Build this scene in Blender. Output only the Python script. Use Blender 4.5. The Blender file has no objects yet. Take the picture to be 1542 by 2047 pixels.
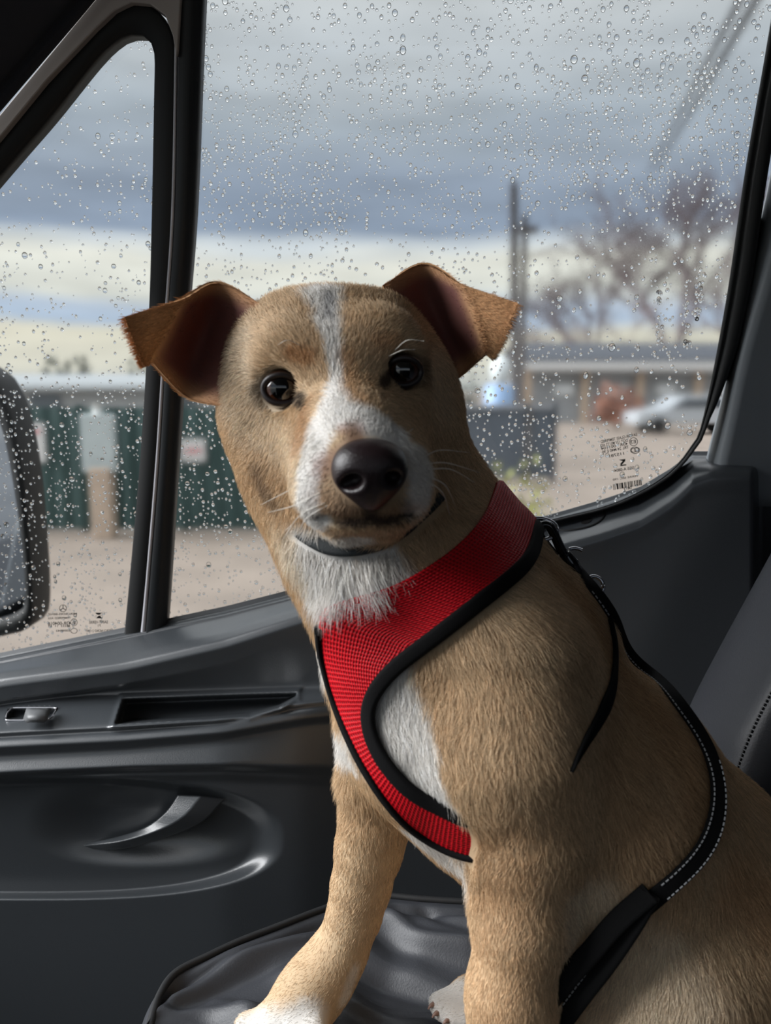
import bpy, math, random
import numpy as np
from mathutils import Vector, Matrix

random.seed(7)
rng = np.random.default_rng(7)
SC = bpy.context.scene
COL = SC.collection

# ------------------------------------------------------------------ camera
W, H, FPX = 1542.0, 2047.0, 1600.0
PITCH = math.atan((1023.5 - 780.0) / FPX)
CAM = np.array([0.0, 0.0, 1.6])
cam_d = bpy.data.cameras.new('camera')
cam = bpy.data.objects.new('camera', cam_d)
COL.objects.link(cam)
cam.location = CAM
cam.rotation_euler = (math.pi / 2 - PITCH, 0, 0)
cam_d.sensor_fit = 'VERTICAL'
cam_d.sensor_height = 27.0
cam_d.sensor_width = 27.0 * W / H
cam_d.lens = 27.0 * FPX / H
cam_d.clip_start = 0.02
cam_d.clip_end = 2000
cam_d.dof.use_dof = True
cam_d.dof.focus_distance = 0.64
cam_d.dof.aperture_fstop = cam_d.lens / 3.4
SC.camera = cam

# ------------------------------------------------------------------ exposure
SC.view_settings.view_transform = 'Standard'
SC.view_settings.look = 'None'
SC.view_settings.gamma = 1.0
SC.view_settings.use_curve_mapping = False
SC.view_settings.exposure = 0.0
SC.cycles.max_bounces = 10
SC.cycles.transparent_max_bounces = 24
SC.cycles.transmission_bounces = 8
SC.cycles.sample_clamp_indirect = 6.0


def s2l(r, g, b, a=None):
    def c(v):
        v /= 255.0
        return v / 12.92 if v <= 0.04045 else ((v + 0.055) / 1.055) ** 2.4
    return (c(r), c(g), c(b), 1.0)


# ------------------------------------------------------------------ sky
world = bpy.data.worlds.new('overcast_sky')
SC.world = world
world.use_nodes = True
nt = world.node_tree
nt.nodes.clear()


def N(tree, typ, **kw):
    n = tree.nodes.new(typ)
    for k, v in kw.items():
        setattr(n, k, v)
    return n


def L(tree, a, b):
    tree.links.new(a, b)


tc = N(nt, 'ShaderNodeTexCoord')
sep = N(nt, 'ShaderNodeSeparateXYZ')
L(nt, tc.outputs['Generated'], sep.inputs[0])
mp = N(nt, 'ShaderNodeMapping')
mp.inputs['Scale'].default_value = (1.6, 1.6, 9.0)
L(nt, tc.outputs['Generated'], mp.inputs['Vector'])
nz = N(nt, 'ShaderNodeTexNoise')
nz.inputs['Scale'].default_value = 2.2
nz.inputs['Detail'].default_value = 4.0
nz.inputs['Roughness'].default_value = 0.5
L(nt, mp.outputs[0], nz.inputs['Vector'])
mrn = N(nt, 'ShaderNodeMath', operation='MULTIPLY_ADD')
mrn.inputs[1].default_value = 0.064
mrn.inputs[2].default_value = -0.032
L(nt, nz.outputs['Fac'], mrn.inputs[0])
addz = N(nt, 'ShaderNodeMath', operation='ADD')
L(nt, sep.outputs['Z'], addz.inputs[0])
L(nt, mrn.outputs[0], addz.inputs[1])
mr = N(nt, 'ShaderNodeMapRange')
mr.inputs['From Min'].default_value = -0.05
mr.inputs['From Max'].default_value = 0.55
L(nt, addz.outputs[0], mr.inputs['Value'])
ramp = N(nt, 'ShaderNodeValToRGB')
L(nt, mr.outputs[0], ramp.inputs[0])
sky_stops = [(-0.05, (150, 155, 158)), (0.005, (196, 200, 198)), (0.03, (222, 220, 206)), (0.062, (226, 222, 204)),
             (0.078, (182, 200, 222)), (0.098, (186, 200, 218)), (0.118, (226, 228, 220)), (0.148, (236, 236, 226)),
             (0.166, (206, 214, 220)), (0.184, (146, 161, 182)), (0.235, (148, 161, 179)), (0.30, (166, 177, 188)),
             (0.36, (190, 197, 203)), (0.42, (208, 213, 216)), (0.55, (240, 243, 246))]
cr = ramp.color_ramp
while len(cr.elements) > 1:
    cr.elements.remove(cr.elements[-1])
for i, (e, c) in enumerate(sky_stops):
    pos = (e + 0.05) / 0.60
    el = cr.elements[0] if i == 0 else cr.elements.new(pos)
    el.position = pos
    el.color = s2l(*c)
# cloud mottling
nz2 = N(nt, 'ShaderNodeTexNoise')
nz2.inputs['Scale'].default_value = 5.0
nz2.inputs['Detail'].default_value = 5.0
L(nt, mp.outputs[0], nz2.inputs['Vector'])
mr2 = N(nt, 'ShaderNodeMapRange')
mr2.inputs['From Min'].default_value = 0.3
mr2.inputs['From Max'].default_value = 0.7
mr2.inputs['To Min'].default_value = 0.88
mr2.inputs['To Max'].default_value = 1.12
L(nt, nz2.outputs['Fac'], mr2.inputs['Value'])
vm = N(nt, 'ShaderNodeVectorMath', operation='SCALE')
L(nt, ramp.outputs['Color'], vm.inputs[0])
L(nt, mr2.outputs[0], vm.inputs['Scale'])
# an overcast sky brightens steadily towards the zenith
mr3 = N(nt, 'ShaderNodeMapRange')
mr3.inputs['From Min'].default_value = 0.40
mr3.inputs['From Max'].default_value = 0.95
mr3.inputs['To Min'].default_value = 1.0
mr3.inputs['To Max'].default_value = 1.8
L(nt, sep.outputs['Z'], mr3.inputs['Value'])
vm2 = N(nt, 'ShaderNodeVectorMath', operation='SCALE')
L(nt, vm.outputs[0], vm2.inputs[0])
L(nt, mr3.outputs[0], vm2.inputs['Scale'])
vm = vm2
bg = N(nt, 'ShaderNodeBackground')
bg.inputs['Strength'].default_value = 1.0
L(nt, vm.outputs[0], bg.inputs['Color'])
wo = N(nt, 'ShaderNodeOutputWorld')
L(nt, bg.outputs[0], wo.inputs['Surface'])

# veiled sun behind thin cloud, in through the windscreen (vehicle front = -X)
sun_d = bpy.data.lights.new('veiled_sun', 'SUN')
sun_d.energy = 6.1
sun_d.angle = math.radians(42)
sun_d.color = (0.98, 0.99, 1.0)
sun = bpy.data.objects.new('veiled_sun', sun_d)
COL.objects.link(sun)
sun.location = (-4, -2, 5)
sun.rotation_euler = Vector((0.90, 0.03, -0.50)).to_track_quat('-Z', 'Y').to_euler()

# ------------------------------------------------------------------ helpers
FWD = np.array([0.0, math.cos(PITCH), -math.sin(PITCH)])
UPV = np.array([0.0, math.sin(PITCH), math.cos(PITCH)])
RIGHT = np.array([1.0, 0.0, 0.0])


def ray(px, py):
    px = np.asarray(px, float)[..., None]
    py = np.asarray(py, float)[..., None]
    return FWD + RIGHT * (px - 771.0) / FPX + UPV * (1023.5 - py) / FPX


def P(px, py, Y):
    """point seen at (px, py) standing at distance Y across the cab"""
    r = ray(px, py)
    return CAM + r * (np.asarray(Y, float)[..., None] / r[..., 1:2])


def pxr(pt, rpx):
    return rpx * float(np.dot(np.asarray(pt) - CAM, FWD)) / FPX


def proj(p):
    d = np.asarray(p) - CAM
    t = d @ FWD
    return 771 + FPX * (d @ RIGHT) / t, 1023.5 - FPX * (d @ UPV) / t


GY0, GZ0, GT = 0.90, 1.36, 0.15      # door glass: leans inwards towards the roof


def G(px, py, off=0.0):
    r = ray(px, py)
    # Y = GY0 + off - GT*(z-GZ0)
    t = (GY0 + off - GT * (CAM[2] - GZ0)) / (r[..., 1] + GT * r[..., 2])
    return CAM + r * t[..., None]


GN = np.array([0.0, 1.0, GT]) / math.hypot(1.0, GT)   # outward normal


def link_mesh(name, verts, faces, mats=None, parent=None, smooth=True):
    me = bpy.data.meshes.new(name)
    me.from_pydata([tuple(map(float, v)) for v in verts], [], [tuple(map(int, f)) for f in faces])
    me.update()
    if smooth:
        me.polygons.foreach_set('use_smooth', [True] * len(me.polygons))
    o = bpy.data.objects.new(name, me)
    COL.objects.link(o)
    for m in ([mats] if not isinstance(mats, (list, tuple)) else mats):
        if m:
            me.materials.append(m)
    if parent:
        o.parent = parent
    return o


def fast_mesh(name, verts, quads, mats=None, parent=None, smooth=True):
    verts = np.asarray(verts, np.float32)
    quads = np.asarray(quads, np.int32)
    me = bpy.data.meshes.new(name)
    n = quads.shape[1]
    me.vertices.add(len(verts))
    me.vertices.foreach_set('co', verts.ravel())
    me.loops.add(quads.size)
    me.loops.foreach_set('vertex_index', quads.ravel())
    me.polygons.add(len(quads))
    me.polygons.foreach_set('loop_start', np.arange(0, quads.size, n, dtype=np.int32))
    me.polygons.foreach_set('use_smooth', np.ones(len(quads), bool) if smooth else np.zeros(len(quads), bool))
    me.update(calc_edges=True)
    me.validate()
    o = bpy.data.objects.new(name, me)
    COL.objects.link(o)
    if mats:
        me.materials.append(mats)
    if parent:
        o.parent = parent
    return o


def empty(name, loc):
    o = bpy.data.objects.new(name, None)
    COL.objects.link(o)
    o.location = [float(v) for v in loc]
    return o


def child(o, par):
    """parent keeping world coordinates (mesh data is in world space)"""
    o.parent = par
    o.matrix_parent_inverse = Matrix.Translation(par.location).inverted()
    return o


def tag(o, label=None, cat=None, group=None, kind=None):
    if label:
        o['label'] = label
    if cat:
        o['category'] = cat
    if group:
        o['group'] = group
    if kind:
        o['kind'] = kind
    return o


def pts_base(*objs):
    a = np.array([[0, 0, 0]])
    return a


def grid_faces(nu, nv, closed_v=False):
    f = []
    for i in range(nu - 1):
        for j in range(nv if closed_v else nv - 1):
            j2 = (j + 1) % nv
            f.append((i * nv + j, (i + 1) * nv + j, (i + 1) * nv + j2, i * nv + j2))
    return f


def catmull(pts, n):
    """resample control points (k,d) to n points with a Catmull-Rom spline"""
    p = np.asarray(pts, float)
    k = len(p)
    if k == 2:
        t = np.linspace(0, 1, n)[:, None]
        return p[0] * (1 - t) + p[1] * t
    pp = np.vstack([2 * p[0] - p[1], p, 2 * p[-1] - p[-2]])
    seg = np.linalg.norm(np.diff(p, axis=0), axis=1)
    cum = np.concatenate([[0], np.cumsum(seg)])
    s = np.linspace(0, cum[-1], n)
    i = np.clip(np.searchsorted(cum, s, side='right') - 1, 0, k - 2)
    t = ((s - cum[i]) / np.maximum(seg[i], 1e-9))[:, None]
    p0, p1, p2, p3 = pp[i], pp[i + 1], pp[i + 2], pp[i + 3]
    return 0.5 * ((2 * p1) + (-p0 + p2) * t + (2 * p0 - 5 * p1 + 4 * p2 - p3) * t ** 2 + (-p0 + 3 * p1 - 3 * p2 + p3) * t ** 3)


def tube_geo(path, rad, n=8, caps=True):
    path = np.asarray(path, float)
    k = len(path)
    rad = np.broadcast_to(np.asarray(rad, float), (k,))
    tan = np.gradient(path, axis=0)
    tan /= np.linalg.norm(tan, axis=1)[:, None] + 1e-12
    ref = np.array([0.0, 0.0, 1.0]) if abs(tan[0][2]) < 0.9 else np.array([1.0, 0, 0])
    vs = []
    a = np.cross(tan[0], ref)
    a /= np.linalg.norm(a)
    for i in range(k):
        a = a - tan[i] * np.dot(a, tan[i])
        a /= np.linalg.norm(a) + 1e-12
        b = np.cross(tan[i], a)
        for j in range(n):
            an = 2 * math.pi * j / n
            vs.append(path[i] + rad[i] * (a * math.cos(an) + b * math.sin(an)))
    fs = grid_faces(k, n, True)
    if caps:
        fs.append(tuple(range(n))[::-1])
        fs.append(tuple((k - 1) * n + j for j in range(n)))
    return vs, fs


class Geo:
    def __init__(s):
        s.v, s.f = [], []

    def add(s, v, f):
        b = len(s.v)
        s.v += [tuple(x) for x in v]
        s.f += [tuple(i + b for i in q) for q in f]
        return s

    def tube(s, path, rad, n=8):
        return s.add(*tube_geo(path, rad, n))

    def box(s, lo, hi):
        x0, y0, z0 = lo
        x1, y1, z1 = hi
        v = [(x0, y0, z0), (x1, y0, z0), (x1, y1, z0), (x0, y1, z0), (x0, y0, z1), (x1, y0, z1), (x1, y1, z1), (x0, y1, z1)]
        return s.add(v, [(3, 2, 1, 0), (4, 5, 6, 7), (0, 1, 5, 4), (1, 2, 6, 5), (2, 3, 7, 6), (3, 0, 4, 7)])

    def prism(s, front, vec):
        n = len(front)
        front = [np.asarray(p, float) for p in front]
        v = front + [p + np.asarray(vec) for p in front]
        f = [tuple(range(n)), tuple(range(2 * n - 1, n - 1, -1))]
        for i in range(n):
            j = (i + 1) % n
            f.append((j, i, i + n, j + n))
        return s.add(v, f)

    def build(s, name, mat, parent=None, smooth=False, bevel=0.0, seg=2, sub=0):
        o = link_mesh(name, s.v, s.f, mat, None, smooth)
        if parent:
            child(o, parent)
        if bevel:
            m = o.modifiers.new('bevel', 'BEVEL')
            m.width = bevel
            m.segments = seg
            m.limit_method = 'ANGLE'
            m.angle_limit = math.radians(30)
            for p in o.data.polygons:
                p.use_smooth = True
            w = o.modifiers.new('wn', 'WEIGHTED_NORMAL')
            w.keep_sharp = False
        if sub:
            m = o.modifiers.new('sub', 'SUBSURF')
            m.levels = m.render_levels = sub
        return o


def mat(name, col, rough=0.5, metal=0.0, spec=0.5, bump=None, noise=None, sheen=0.0, coat=0.0):
    """procedural principled material; bump=(scale, strength, distance), noise=(scale, amount)"""
    m = bpy.data.materials.new(name)
    m.use_nodes = True
    t = m.node_tree
    b = t.nodes['Principled BSDF']
    b.inputs['Base Color'].default_value = col
    b.inputs['Roughness'].default_value = rough
    b.inputs['Metallic'].default_value = metal
    b.inputs['Specular IOR Level'].default_value = spec
    if sheen:
        b.inputs['Sheen Weight'].default_value = sheen
    if coat:
        b.inputs['Coat Weight'].default_value = coat
    co = N(t, 'ShaderNodeTexCoord')
    if noise:
        nn = N(t, 'ShaderNodeTexNoise')
        nn.inputs['Scale'].default_value = noise[0]
        nn.inputs['Detail'].default_value = 6
        L(t, co.outputs['Object'], nn.inputs['Vector'])
        hm = N(t, 'ShaderNodeMapRange')
        hm.inputs['From Min'].default_value = 0.3
        hm.inputs['From Max'].default_value = 0.7
        hm.inputs['To Min'].default_value = 1 - noise[1]
        hm.inputs['To Max'].default_value = 1 + noise[1]
        L(t, nn.outputs['Fac'], hm.inputs['Value'])
        sc = N(t, 'ShaderNodeVectorMath', operation='SCALE')
        sc.inputs[0].default_value = col[:3]
        L(t, hm.outputs[0], sc.inputs['Scale'])
        L(t, sc.outputs[0], b.inputs['Base Color'])
    if bump:
        nb = N(t, 'ShaderNodeTexNoise')
        nb.inputs['Scale'].default_value = bump[0]
        nb.inputs['Detail'].default_value = 3
        L(t, co.outputs['Object'], nb.inputs['Vector'])
        bm_ = N(t, 'ShaderNodeBump')
        bm_.inputs['Strength'].default_value = bump[1]
        bm_.inputs['Distance'].default_value = bump[2]
        L(t, nb.outputs['Fac'], bm_.inputs['Height'])
        L(t, bm_.outputs[0], b.inputs['Normal'])
    return m


def smooth01(a, b, x):
    t = np.clip((x - a) / (b - a), 0, 1)
    return t * t * (3 - 2 * t)


M = {}
M['black_plastic'] = mat('black_grained_plastic', s2l(68, 72, 76), 0.30, spec=1.0, bump=(900, 0.25, 0.0006))
M['trim_dark'] = mat('dark_trim_plastic', s2l(30, 33, 36), 0.5, bump=(700, 0.2, 0.0005))
M['rubber'] = mat('black_rubber', s2l(20, 21, 22), 0.6)
M['chrome'] = mat('satin_metal', s2l(190, 190, 195), 0.25, metal=1.0)
M['grey_trim'] = mat('grey_pillar_trim', s2l(132, 138, 143), 0.5, bump=(800, 0.2, 0.0005))
M['taupe'] = mat('painted_body_grey', s2l(176, 168, 162), 0.5)
M['pillar_cloth'] = mat('dark_pillar_fabric', s2l(38, 40, 48), 0.85, bump=(1500, 0.3, 0.0005))
M['headliner'] = mat('grey_headliner', s2l(128, 128, 126), 0.9)
M['dark_floor'] = mat('black_floor_mat', s2l(22, 22, 23), 0.8)
M['leather'] = mat('black_leatherette', s2l(48, 50, 55), 0.50, bump=(600, 0.25, 0.0008))
M['piping'] = mat('black_piping', s2l(24, 25, 27), 0.6)
M['red'] = None

# ================================================================== VAN SHELL
g = Geo(); g.box((-0.62, -0.95, 2.06), (0.95, 0.80, 2.10))  # unseen; front edge set back to admit light from above left
tag(g.build('ceiling', M['headliner']), 'grey headliner of the van cab', kind='structure')
g = Geo(); g.box((-1.2, -0.95, 0.45), (0.95, 0.98, 0.50))
tag(g.build('floor', M['dark_floor']), 'black floor mat of the van cab', kind='structure')
g = Geo(); g.box((0.95, -0.95, 0.45), (1.0, 0.98, 2.10))
tag(g.build('wall_right', M['pillar_cloth']), 'bulkhead behind the seats', kind='structure')
g = Geo(); g.box((-0.75, -0.98, 0.45), (0.95, -0.93, 1.72))  # unseen; built up above the sill to block the driver window's light
tag(g.build('wall_back', M['trim_dark']), 'driver side door trim raised to shut out side light', kind='structure')
g = Geo(); g.box((-1.25, -0.95, 0.45), (-0.85, 0.98, 1.12))
tag(g.build('wall_left', M['trim_dark']), 'black dashboard under the windscreen', kind='structure')

# ------------------------------------------------------------------ door panel (moulded relief)
door = empty('door_1', P(400, 1500, 0.86))
tag(door, 'black moulded van door panel under the windows', kind='structure')

ST = np.array([-260, 0, 250, 450, 600, 760, 1000, 1200, 1280, 1340, 1385, 1420, 1545], float)
BELT = np.array([1362, 1317, 1266, 1224, 1186, 1138, 1068, 1011, 984, 948, 914, 914, 926], float)
LEDGE = BELT + np.array([52, 48, 66, 62, 52, 50, 60, 62, 62, 60, 50, 34, 22], float)
SHELF0 = np.array([1402, 1396, 1392, 1388, 1382, 1380, 1380, 1380, 1380, 1380, 1380, 1380, 1380], float)
SHELF1 = np.array([1485, 1470, 1457, 1440, 1412, 1396, 1394, 1394, 1394, 1394, 1394, 1394, 1394], float)
ROLL = np.array([1565, 1549, 1537, 1534, 1540, 1550, 1560, 1560, 1560, 1560, 1560, 1560, 1560], float)
shelf_amt = np.array([1, 1, 1, 1, .75, .15, 0, 0, 0, 0, 0, 0, 0], float)

xs = np.arange(-260, 1531, 3.5)
NR = 430


def door_Y(px, py):
    be = np.interp(px, ST, BELT); le = np.interp(px, ST, LEDGE)
    s0 = np.interp(px, ST, SHELF0); s1 = np.interp(px, ST, SHELF1)
    ro = np.interp(px, ST, ROLL); am = np.interp(px, ST, shelf_amt)
    k = [(be - 12, .897), (be, .893), (be + 5, .880), (be + 9, .882), (le - 22, .850), (le - 6, .838), (le + 8, .834), (le + 40, .838),
         (s0 - 16, .853), (s0, .850), (s1 - 7, .792), (s1 - 2, .789), (s1 + 3, .797), (s1 + 8, .788), (s1 + 24, .781), (s1 + 38, .787),
         (s1 + 52, .785), (ro - 4, .776), (ro + 1, .778), (ro + 4, .790), (ro + 8, .786), (ro + 14, .784), (ro + 24, .790), (ro + 300, .79), (2400, .785)]
    flat = [.897, .893, .880, .882, .850, .838, .834, .836, .838, .838, .838, .838, .838, .838, .838, .838, .838, .837, .836, .836, .836, .835, .834, .825, .81]
    n = len(k)
    X = np.stack([np.broadcast_to(a[0], px.shape) for a in k], -1)
    X = np.maximum.accumulate(X, -1) + np.arange(n) * 1e-3
    Yv = np.stack([a[1] * am + b * (1 - am) for a, b in zip(k, flat)], -1)
    out = np.empty_like(px)
    for i in range(px.shape[0]):
        out[i] = np.interp(py[i], X[i, 0], Yv[i, 0]) if False else np.array([np.interp(py[i, j], X[i, j], Yv[i, j]) for j in range(px.shape[1])])
    return out


PX = np.repeat(xs[:, None], NR, 1)
top = np.interp(xs, ST, BELT) - 12
tt = np.linspace(0, 1, NR) ** 1.25
PY = top[:, None] + (2230 - top)[:, None] * tt[None, :]
YD = door_Y(PX, PY)
for _ in range(60):
    YD[1:-1] = .25 * YD[:-2] + .5 * YD[1:-1] + .25 * YD[2:]
# light smoothing along the profile
for _ in range(4):
    YD[:, 1:-1] = 0.25 * YD[:, :-2] + 0.5 * YD[:, 1:-1] + 0.25 * YD[:, 2:]
# slim storage slot in the armrest
xl, xr = 232.0, 592.0
topc = 1399 - (PX - xl) / (xr - xl) * 13
botc = np.interp(PX, [232, 420, 500, 560, 592], [1447, 1438, 1431, 1414, 1392])
lft = 232 + (1447 - PY) * 0.32
din = np.minimum(np.minimum(PX - lft, xr - PX), np.minimum(PY - topc, botc - PY))
YD += 0.05 * smooth01(-2, 8, din)
YD -= 0.004 * np.exp(-((din + 5) / 5.0) ** 2) * (din < 0)
# switch well
swl = 12 + (1438 - PY) * 0.35
din = np.minimum(np.minimum(PX - swl, (swl + 92) - PX), np.minimum(PY - 1417, 1438 - PY))
YD += 0.018 * smooth01(-1, 5, din)
# oval hand recess with its rim
el = ((np.abs(PX - 60) / 500) ** 2.6 + (np.abs(PY - 1675) / 122) ** 2.6) ** (1 / 2.6)
YD += 0.018 * smooth01(1.02, 0.88, el)
el2 = ((np.abs(PX - 285) / 190) ** 2.4 + (np.abs(PY - 1648) / 72) ** 2.4) ** (1 / 2.4)
YD += 0.016 * smooth01(1.25, 0.35, el2)
# right end of panel rolls away to the pillar
YD += 0.10 * smooth01(1496, 1536, PX) ** 2
V = P(PX, PY, YD).reshape(-1, 3)
nx = len(xs)
I = np.arange(nx * NR).reshape(nx, NR)
Q = np.stack([I[:-1, :-1], I[:-1, 1:], I[1:, 1:], I[1:, :-1]], -1).reshape(-1, 4)
dp = child(fast_mesh('moulded_panel', V, Q, M['black_plastic']), door)
sd = dp.modifiers.new('thick', 'SOLIDIFY'); sd.thickness = 0.004; sd.offset = -1

# pull handle
uo = catmull([(150, 1690), (230, 1674), (290, 1654), (330, 1625), (356, 1589)], 18)
lo = catmull([(150, 1697), (240, 1696), (320, 1677), (400, 1645), (449, 1597)], 18)
yy = np.interp(np.linspace(0, 1, 18), [0, .25, .8, 1], [.825, .800, .794, .800])
g = Geo()
ring = []
for i in range(18):
    a = uo[i]; b = lo[i]; y = float(yy[i]); m_ = (a + b) / 2
    th = 0.022 * math.sin(min(1, .15 + i / 12) * math.pi / 2)
    ring += [P(a[0], a[1], y + 0.004), P(m_[0], m_[1] - 2, y - 0.004), P(b[0], b[1], y + 0.002), P(b[0], b[1] + 2, y + th), P(a[0], a[1], y + th)]
f = grid_faces(18, 5, True) + [(4, 3, 2, 1, 0), tuple(17 * 5 + j for j in range(5))]
g.add(ring, f)
g.build('pull_handle', M['black_plastic'], door, smooth=True, bevel=0.0015)
# two small screws in the hand recess
for (sx, sy) in ((137, 1634), (166, 1667)):
    c = P(sx, sy, .845)
    g = Geo(); g.tube([c, c - np.array([0, .006, 0])], 0.0028, 10)
    g.build('screw', M['chrome'], door, smooth=False, bevel=.0006)
# window switch rocker + bright bezel
swp = lambda x, y, Y: P(x, y, Y)
g = Geo()
rk = []
for j, yv in enumerate((1415, 1420, 1429, 1438)):
    for i, xv in enumerate((46, 56, 70, 86, 96)):
        bul = 0.010 * math.sin(math.pi * i / 4) * (0.6 + 0.4 * (j in (1, 2)))
        rk.append(P(xv + (1438 - yv) * .3, yv, .817 - 0.0 - bul - j * .008))
g.add(rk, [(j * 5 + i, (j + 1) * 5 + i, (j + 1) * 5 + i + 1, j * 5 + i + 1) for j in range(3) for i in range(4)])
o = g.build('switch_rocker', mat('switch_grey', s2l(96, 98, 100), .45), door, smooth=True)
sm = o.modifiers.new('s', 'SOLIDIFY'); sm.thickness = .006
g = Geo()
sy = lambda x, y: P(x, y, .802)
g.tube([sy(66 + 4 * math.cos(a), 1427 + 5 * math.sin(a)) for a in np.linspace(-2.2, 2.2, 12)], .0004, 5)
g.tube([sy(62, 1424), sy(62, 1431)], .0004, 5); g.tube([sy(65, 1430), sy(67, 1425)], .0004, 5)
g.build('switch_symbol', mat('switch_print', s2l(200, 202, 204), .5), door)
bz = [(12, 1438), (14, 1427), (22, 1418), (34, 1415), (108, 1415), (112, 1417), (108, 1428), (98, 1437), (88, 1439), (20, 1440)]
path = np.array([P(x, y, .812 - (1440 - y) * -.0007) for x, y in catmull(bz + [bz[0]], 60)])
g = Geo(); g.tube(path, .0010, 6)
g.build('switch_bezel', M['chrome'], door, smooth=True)
# round screw cover on the sill corner
cen = catmull([(1085, 1046), (1100, 1055), (1135, 1060), (1180, 1052), (1206, 1036), (1210, 1016)], 30)
g = Geo()
ledge_y = lambda x, y: float(door_Y(np.array([[x]], float), np.array([[y]], float))[0, 0])
g.tube([P(x, y, ledge_y(x, y) - .001) for x, y in cen], .0012, 6)
g.build('screw_cover_edge', M['rubber'], door, smooth=True)
el_ = [(1173 + 11 * math.cos(a), 1041 + 5.5 * math.sin(a) - 3 * math.cos(a)) for a in np.linspace(0, 2 * math.pi, 16, endpoint=False)]
g = Geo(); g.prism([P(x, y, ledge_y(x, y) - .0012) for x, y in el_], (0, .002, -.001))
g.build('screw_hole', mat('hole_black', (0.004, 0.004, 0.004, 1), .9), door)

# ================================================================== WINDOWS
def pane_mat():
    m = bpy.data.materials.new('window_glass')
    m.use_nodes = True
    t = m.node_tree
    t.nodes.clear()
    tr = N(t, 'ShaderNodeBsdfRefraction', distribution='BECKMANN'); tr.inputs[0].default_value = (0.985, 0.993, 0.99, 1)
    tr.inputs['IOR'].default_value = 1.45; tr.inputs['Roughness'].default_value = 0.088     # wet film softens what lies far behind
    gl = N(t, 'ShaderNodeBsdfGlossy'); gl.inputs['Roughness'].default_value = 0.0
    fr = N(t, 'ShaderNodeFresnel'); fr.inputs['IOR'].default_value = 1.45
    mx = N(t, 'ShaderNodeMixShader')
    ml = N(t, 'ShaderNodeMath', operation='MULTIPLY'); ml.inputs[1].default_value = 0.6
    L(t, fr.outputs[0], ml.inputs[0]); L(t, ml.outputs[0], mx.inputs[0])
    L(t, tr.outputs[0], mx.inputs[1]); L(t, gl.outputs[0], mx.inputs[2])
    ou = N(t, 'ShaderNodeOutputMaterial'); L(t, mx.outputs[0], ou.inputs[0])
    return m


def water_mat():
    m = bpy.data.materials.new('rain_water')
    m.use_nodes = True
    t = m.node_tree
    t.nodes.clear()
    gl = N(t, 'ShaderNodeBsdfGlass'); gl.inputs['IOR'].default_value = 1.34; gl.inputs['Roughness'].default_value = 0.0
    ou = N(t, 'ShaderNodeOutputMaterial'); L(t, gl.outputs[0], ou.inputs[0])
    return m


M['glass'] = pane_mat()
M['water'] = water_mat()
M['print'] = mat('black_glass_print', s2l(28, 28, 28), .8)

quarter_poly = [(-330, 1390), (-330, 745), (0, 352), (100, 236), (190, 124), (232, 82), (262, 70), (284, 70), (302, 86), (309, 115), (308, 200), (303, 450), (297, 640), (280, 920), (250, 1255), (245, 1272), (232, 1281), (0, 1322)]
main_poly = [(402, -90), (376, 480), (356, 830), (334, 1262), (345, 1262), (590, 1197), (760, 1145), (1060, 1050), (1200, 1014), (1270, 986), (1335, 944), (1378, 893), (1404, 835), (1450, 600), (1490, 330), (1536, 55), (1565, -90)]


def inpoly(x, y, poly):
    x = np.asarray(x); y = np.asarray(y)
    ins = np.zeros(x.shape, bool)
    n = len(poly)
    for i in range(n):
        x1, y1 = poly[i]; x2, y2 = poly[(i + 1) % n]
        c = ((y1 > y) != (y2 > y)) & (x < (x2 - x1) * (y - y1) / (y2 - y1 + 1e-12) + x1)
        ins ^= c
    return ins


def grow(poly, d):
    c = np.mean(poly, axis=0)
    out = []
    for p in poly:
        v = np.array(p, float) - c
        out.append(tuple(np.array(p) + v / np.linalg.norm(v) * d))
    return out


win2 = empty('window_2', G(800.0, 600.0)); tag(win2, 'large side window beaded with raindrops behind the dog', kind='structure')
win1 = empty('window_1', G(150.0, 800.0)); tag(win1, 'small quarter window with rounded top, beaded with raindrops', kind='structure')
for wobj, poly in ((win2, main_poly), (win1, quarter_poly)):
    g = Geo(); g.prism([G(float(x), float(y), -.002) for x, y in grow(poly, 10)], GN * .004)
    g.build('pane', M['glass'], wobj)

# --- raindrops: plano-convex caps on the outside of the pane
def drop_unit(nr=4, ns=10, hgt=.70):
    v = [(0, hgt, 0)]
    for i in range(1, nr + 1):
        a = i / nr
        r = math.sin(a * math.pi / 2 * .98)
        h = hgt * max(0.0, 1 - r ** 2.2) ** .5 if i < nr else 0.0
        for j in range(ns):
            an = 2 * math.pi * j / ns
            v.append((r * math.cos(an), h, r * math.sin(an)))
    f = []
    for j in range(ns):
        f.append((0, 1 + (j + 1) % ns, 1 + j))
    for i in range(nr - 1):
        for j in range(ns):
            a = 1 + i * ns + j; b = 1 + i * ns + (j + 1) % ns
            f.append((a, b, b + ns, a + ns))
    v.append((0, 0, 0)); c = len(v) - 1
    o = 1 + (nr - 1) * ns
    for j in range(ns):
        f.append((c, o + j, o + (j + 1) % ns))
    return np.array(v), f


DU, DF = drop_unit()
DFT = []
for q in DF:
    DFT += [q] if len(q) == 3 else [(q[0], q[1], q[2]), (q[0], q[2], q[3])]
DFT = np.array(DFT)
GU = np.array([0.0, -GT, 1.0]) / math.hypot(1, GT)   # up within the glass plane
drop_me = bpy.data.meshes.new('raindrop')
drop_me.from_pydata([tuple(RIGHT * a[0] + GN * a[1] + GU * a[2]) for a in DU], [], [tuple(q) for q in DF])
drop_me.polygons.foreach_set('use_smooth', [len(q) == 4 or 0 in q for q in DF])
drop_me.materials.append(M['water'])


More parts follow.
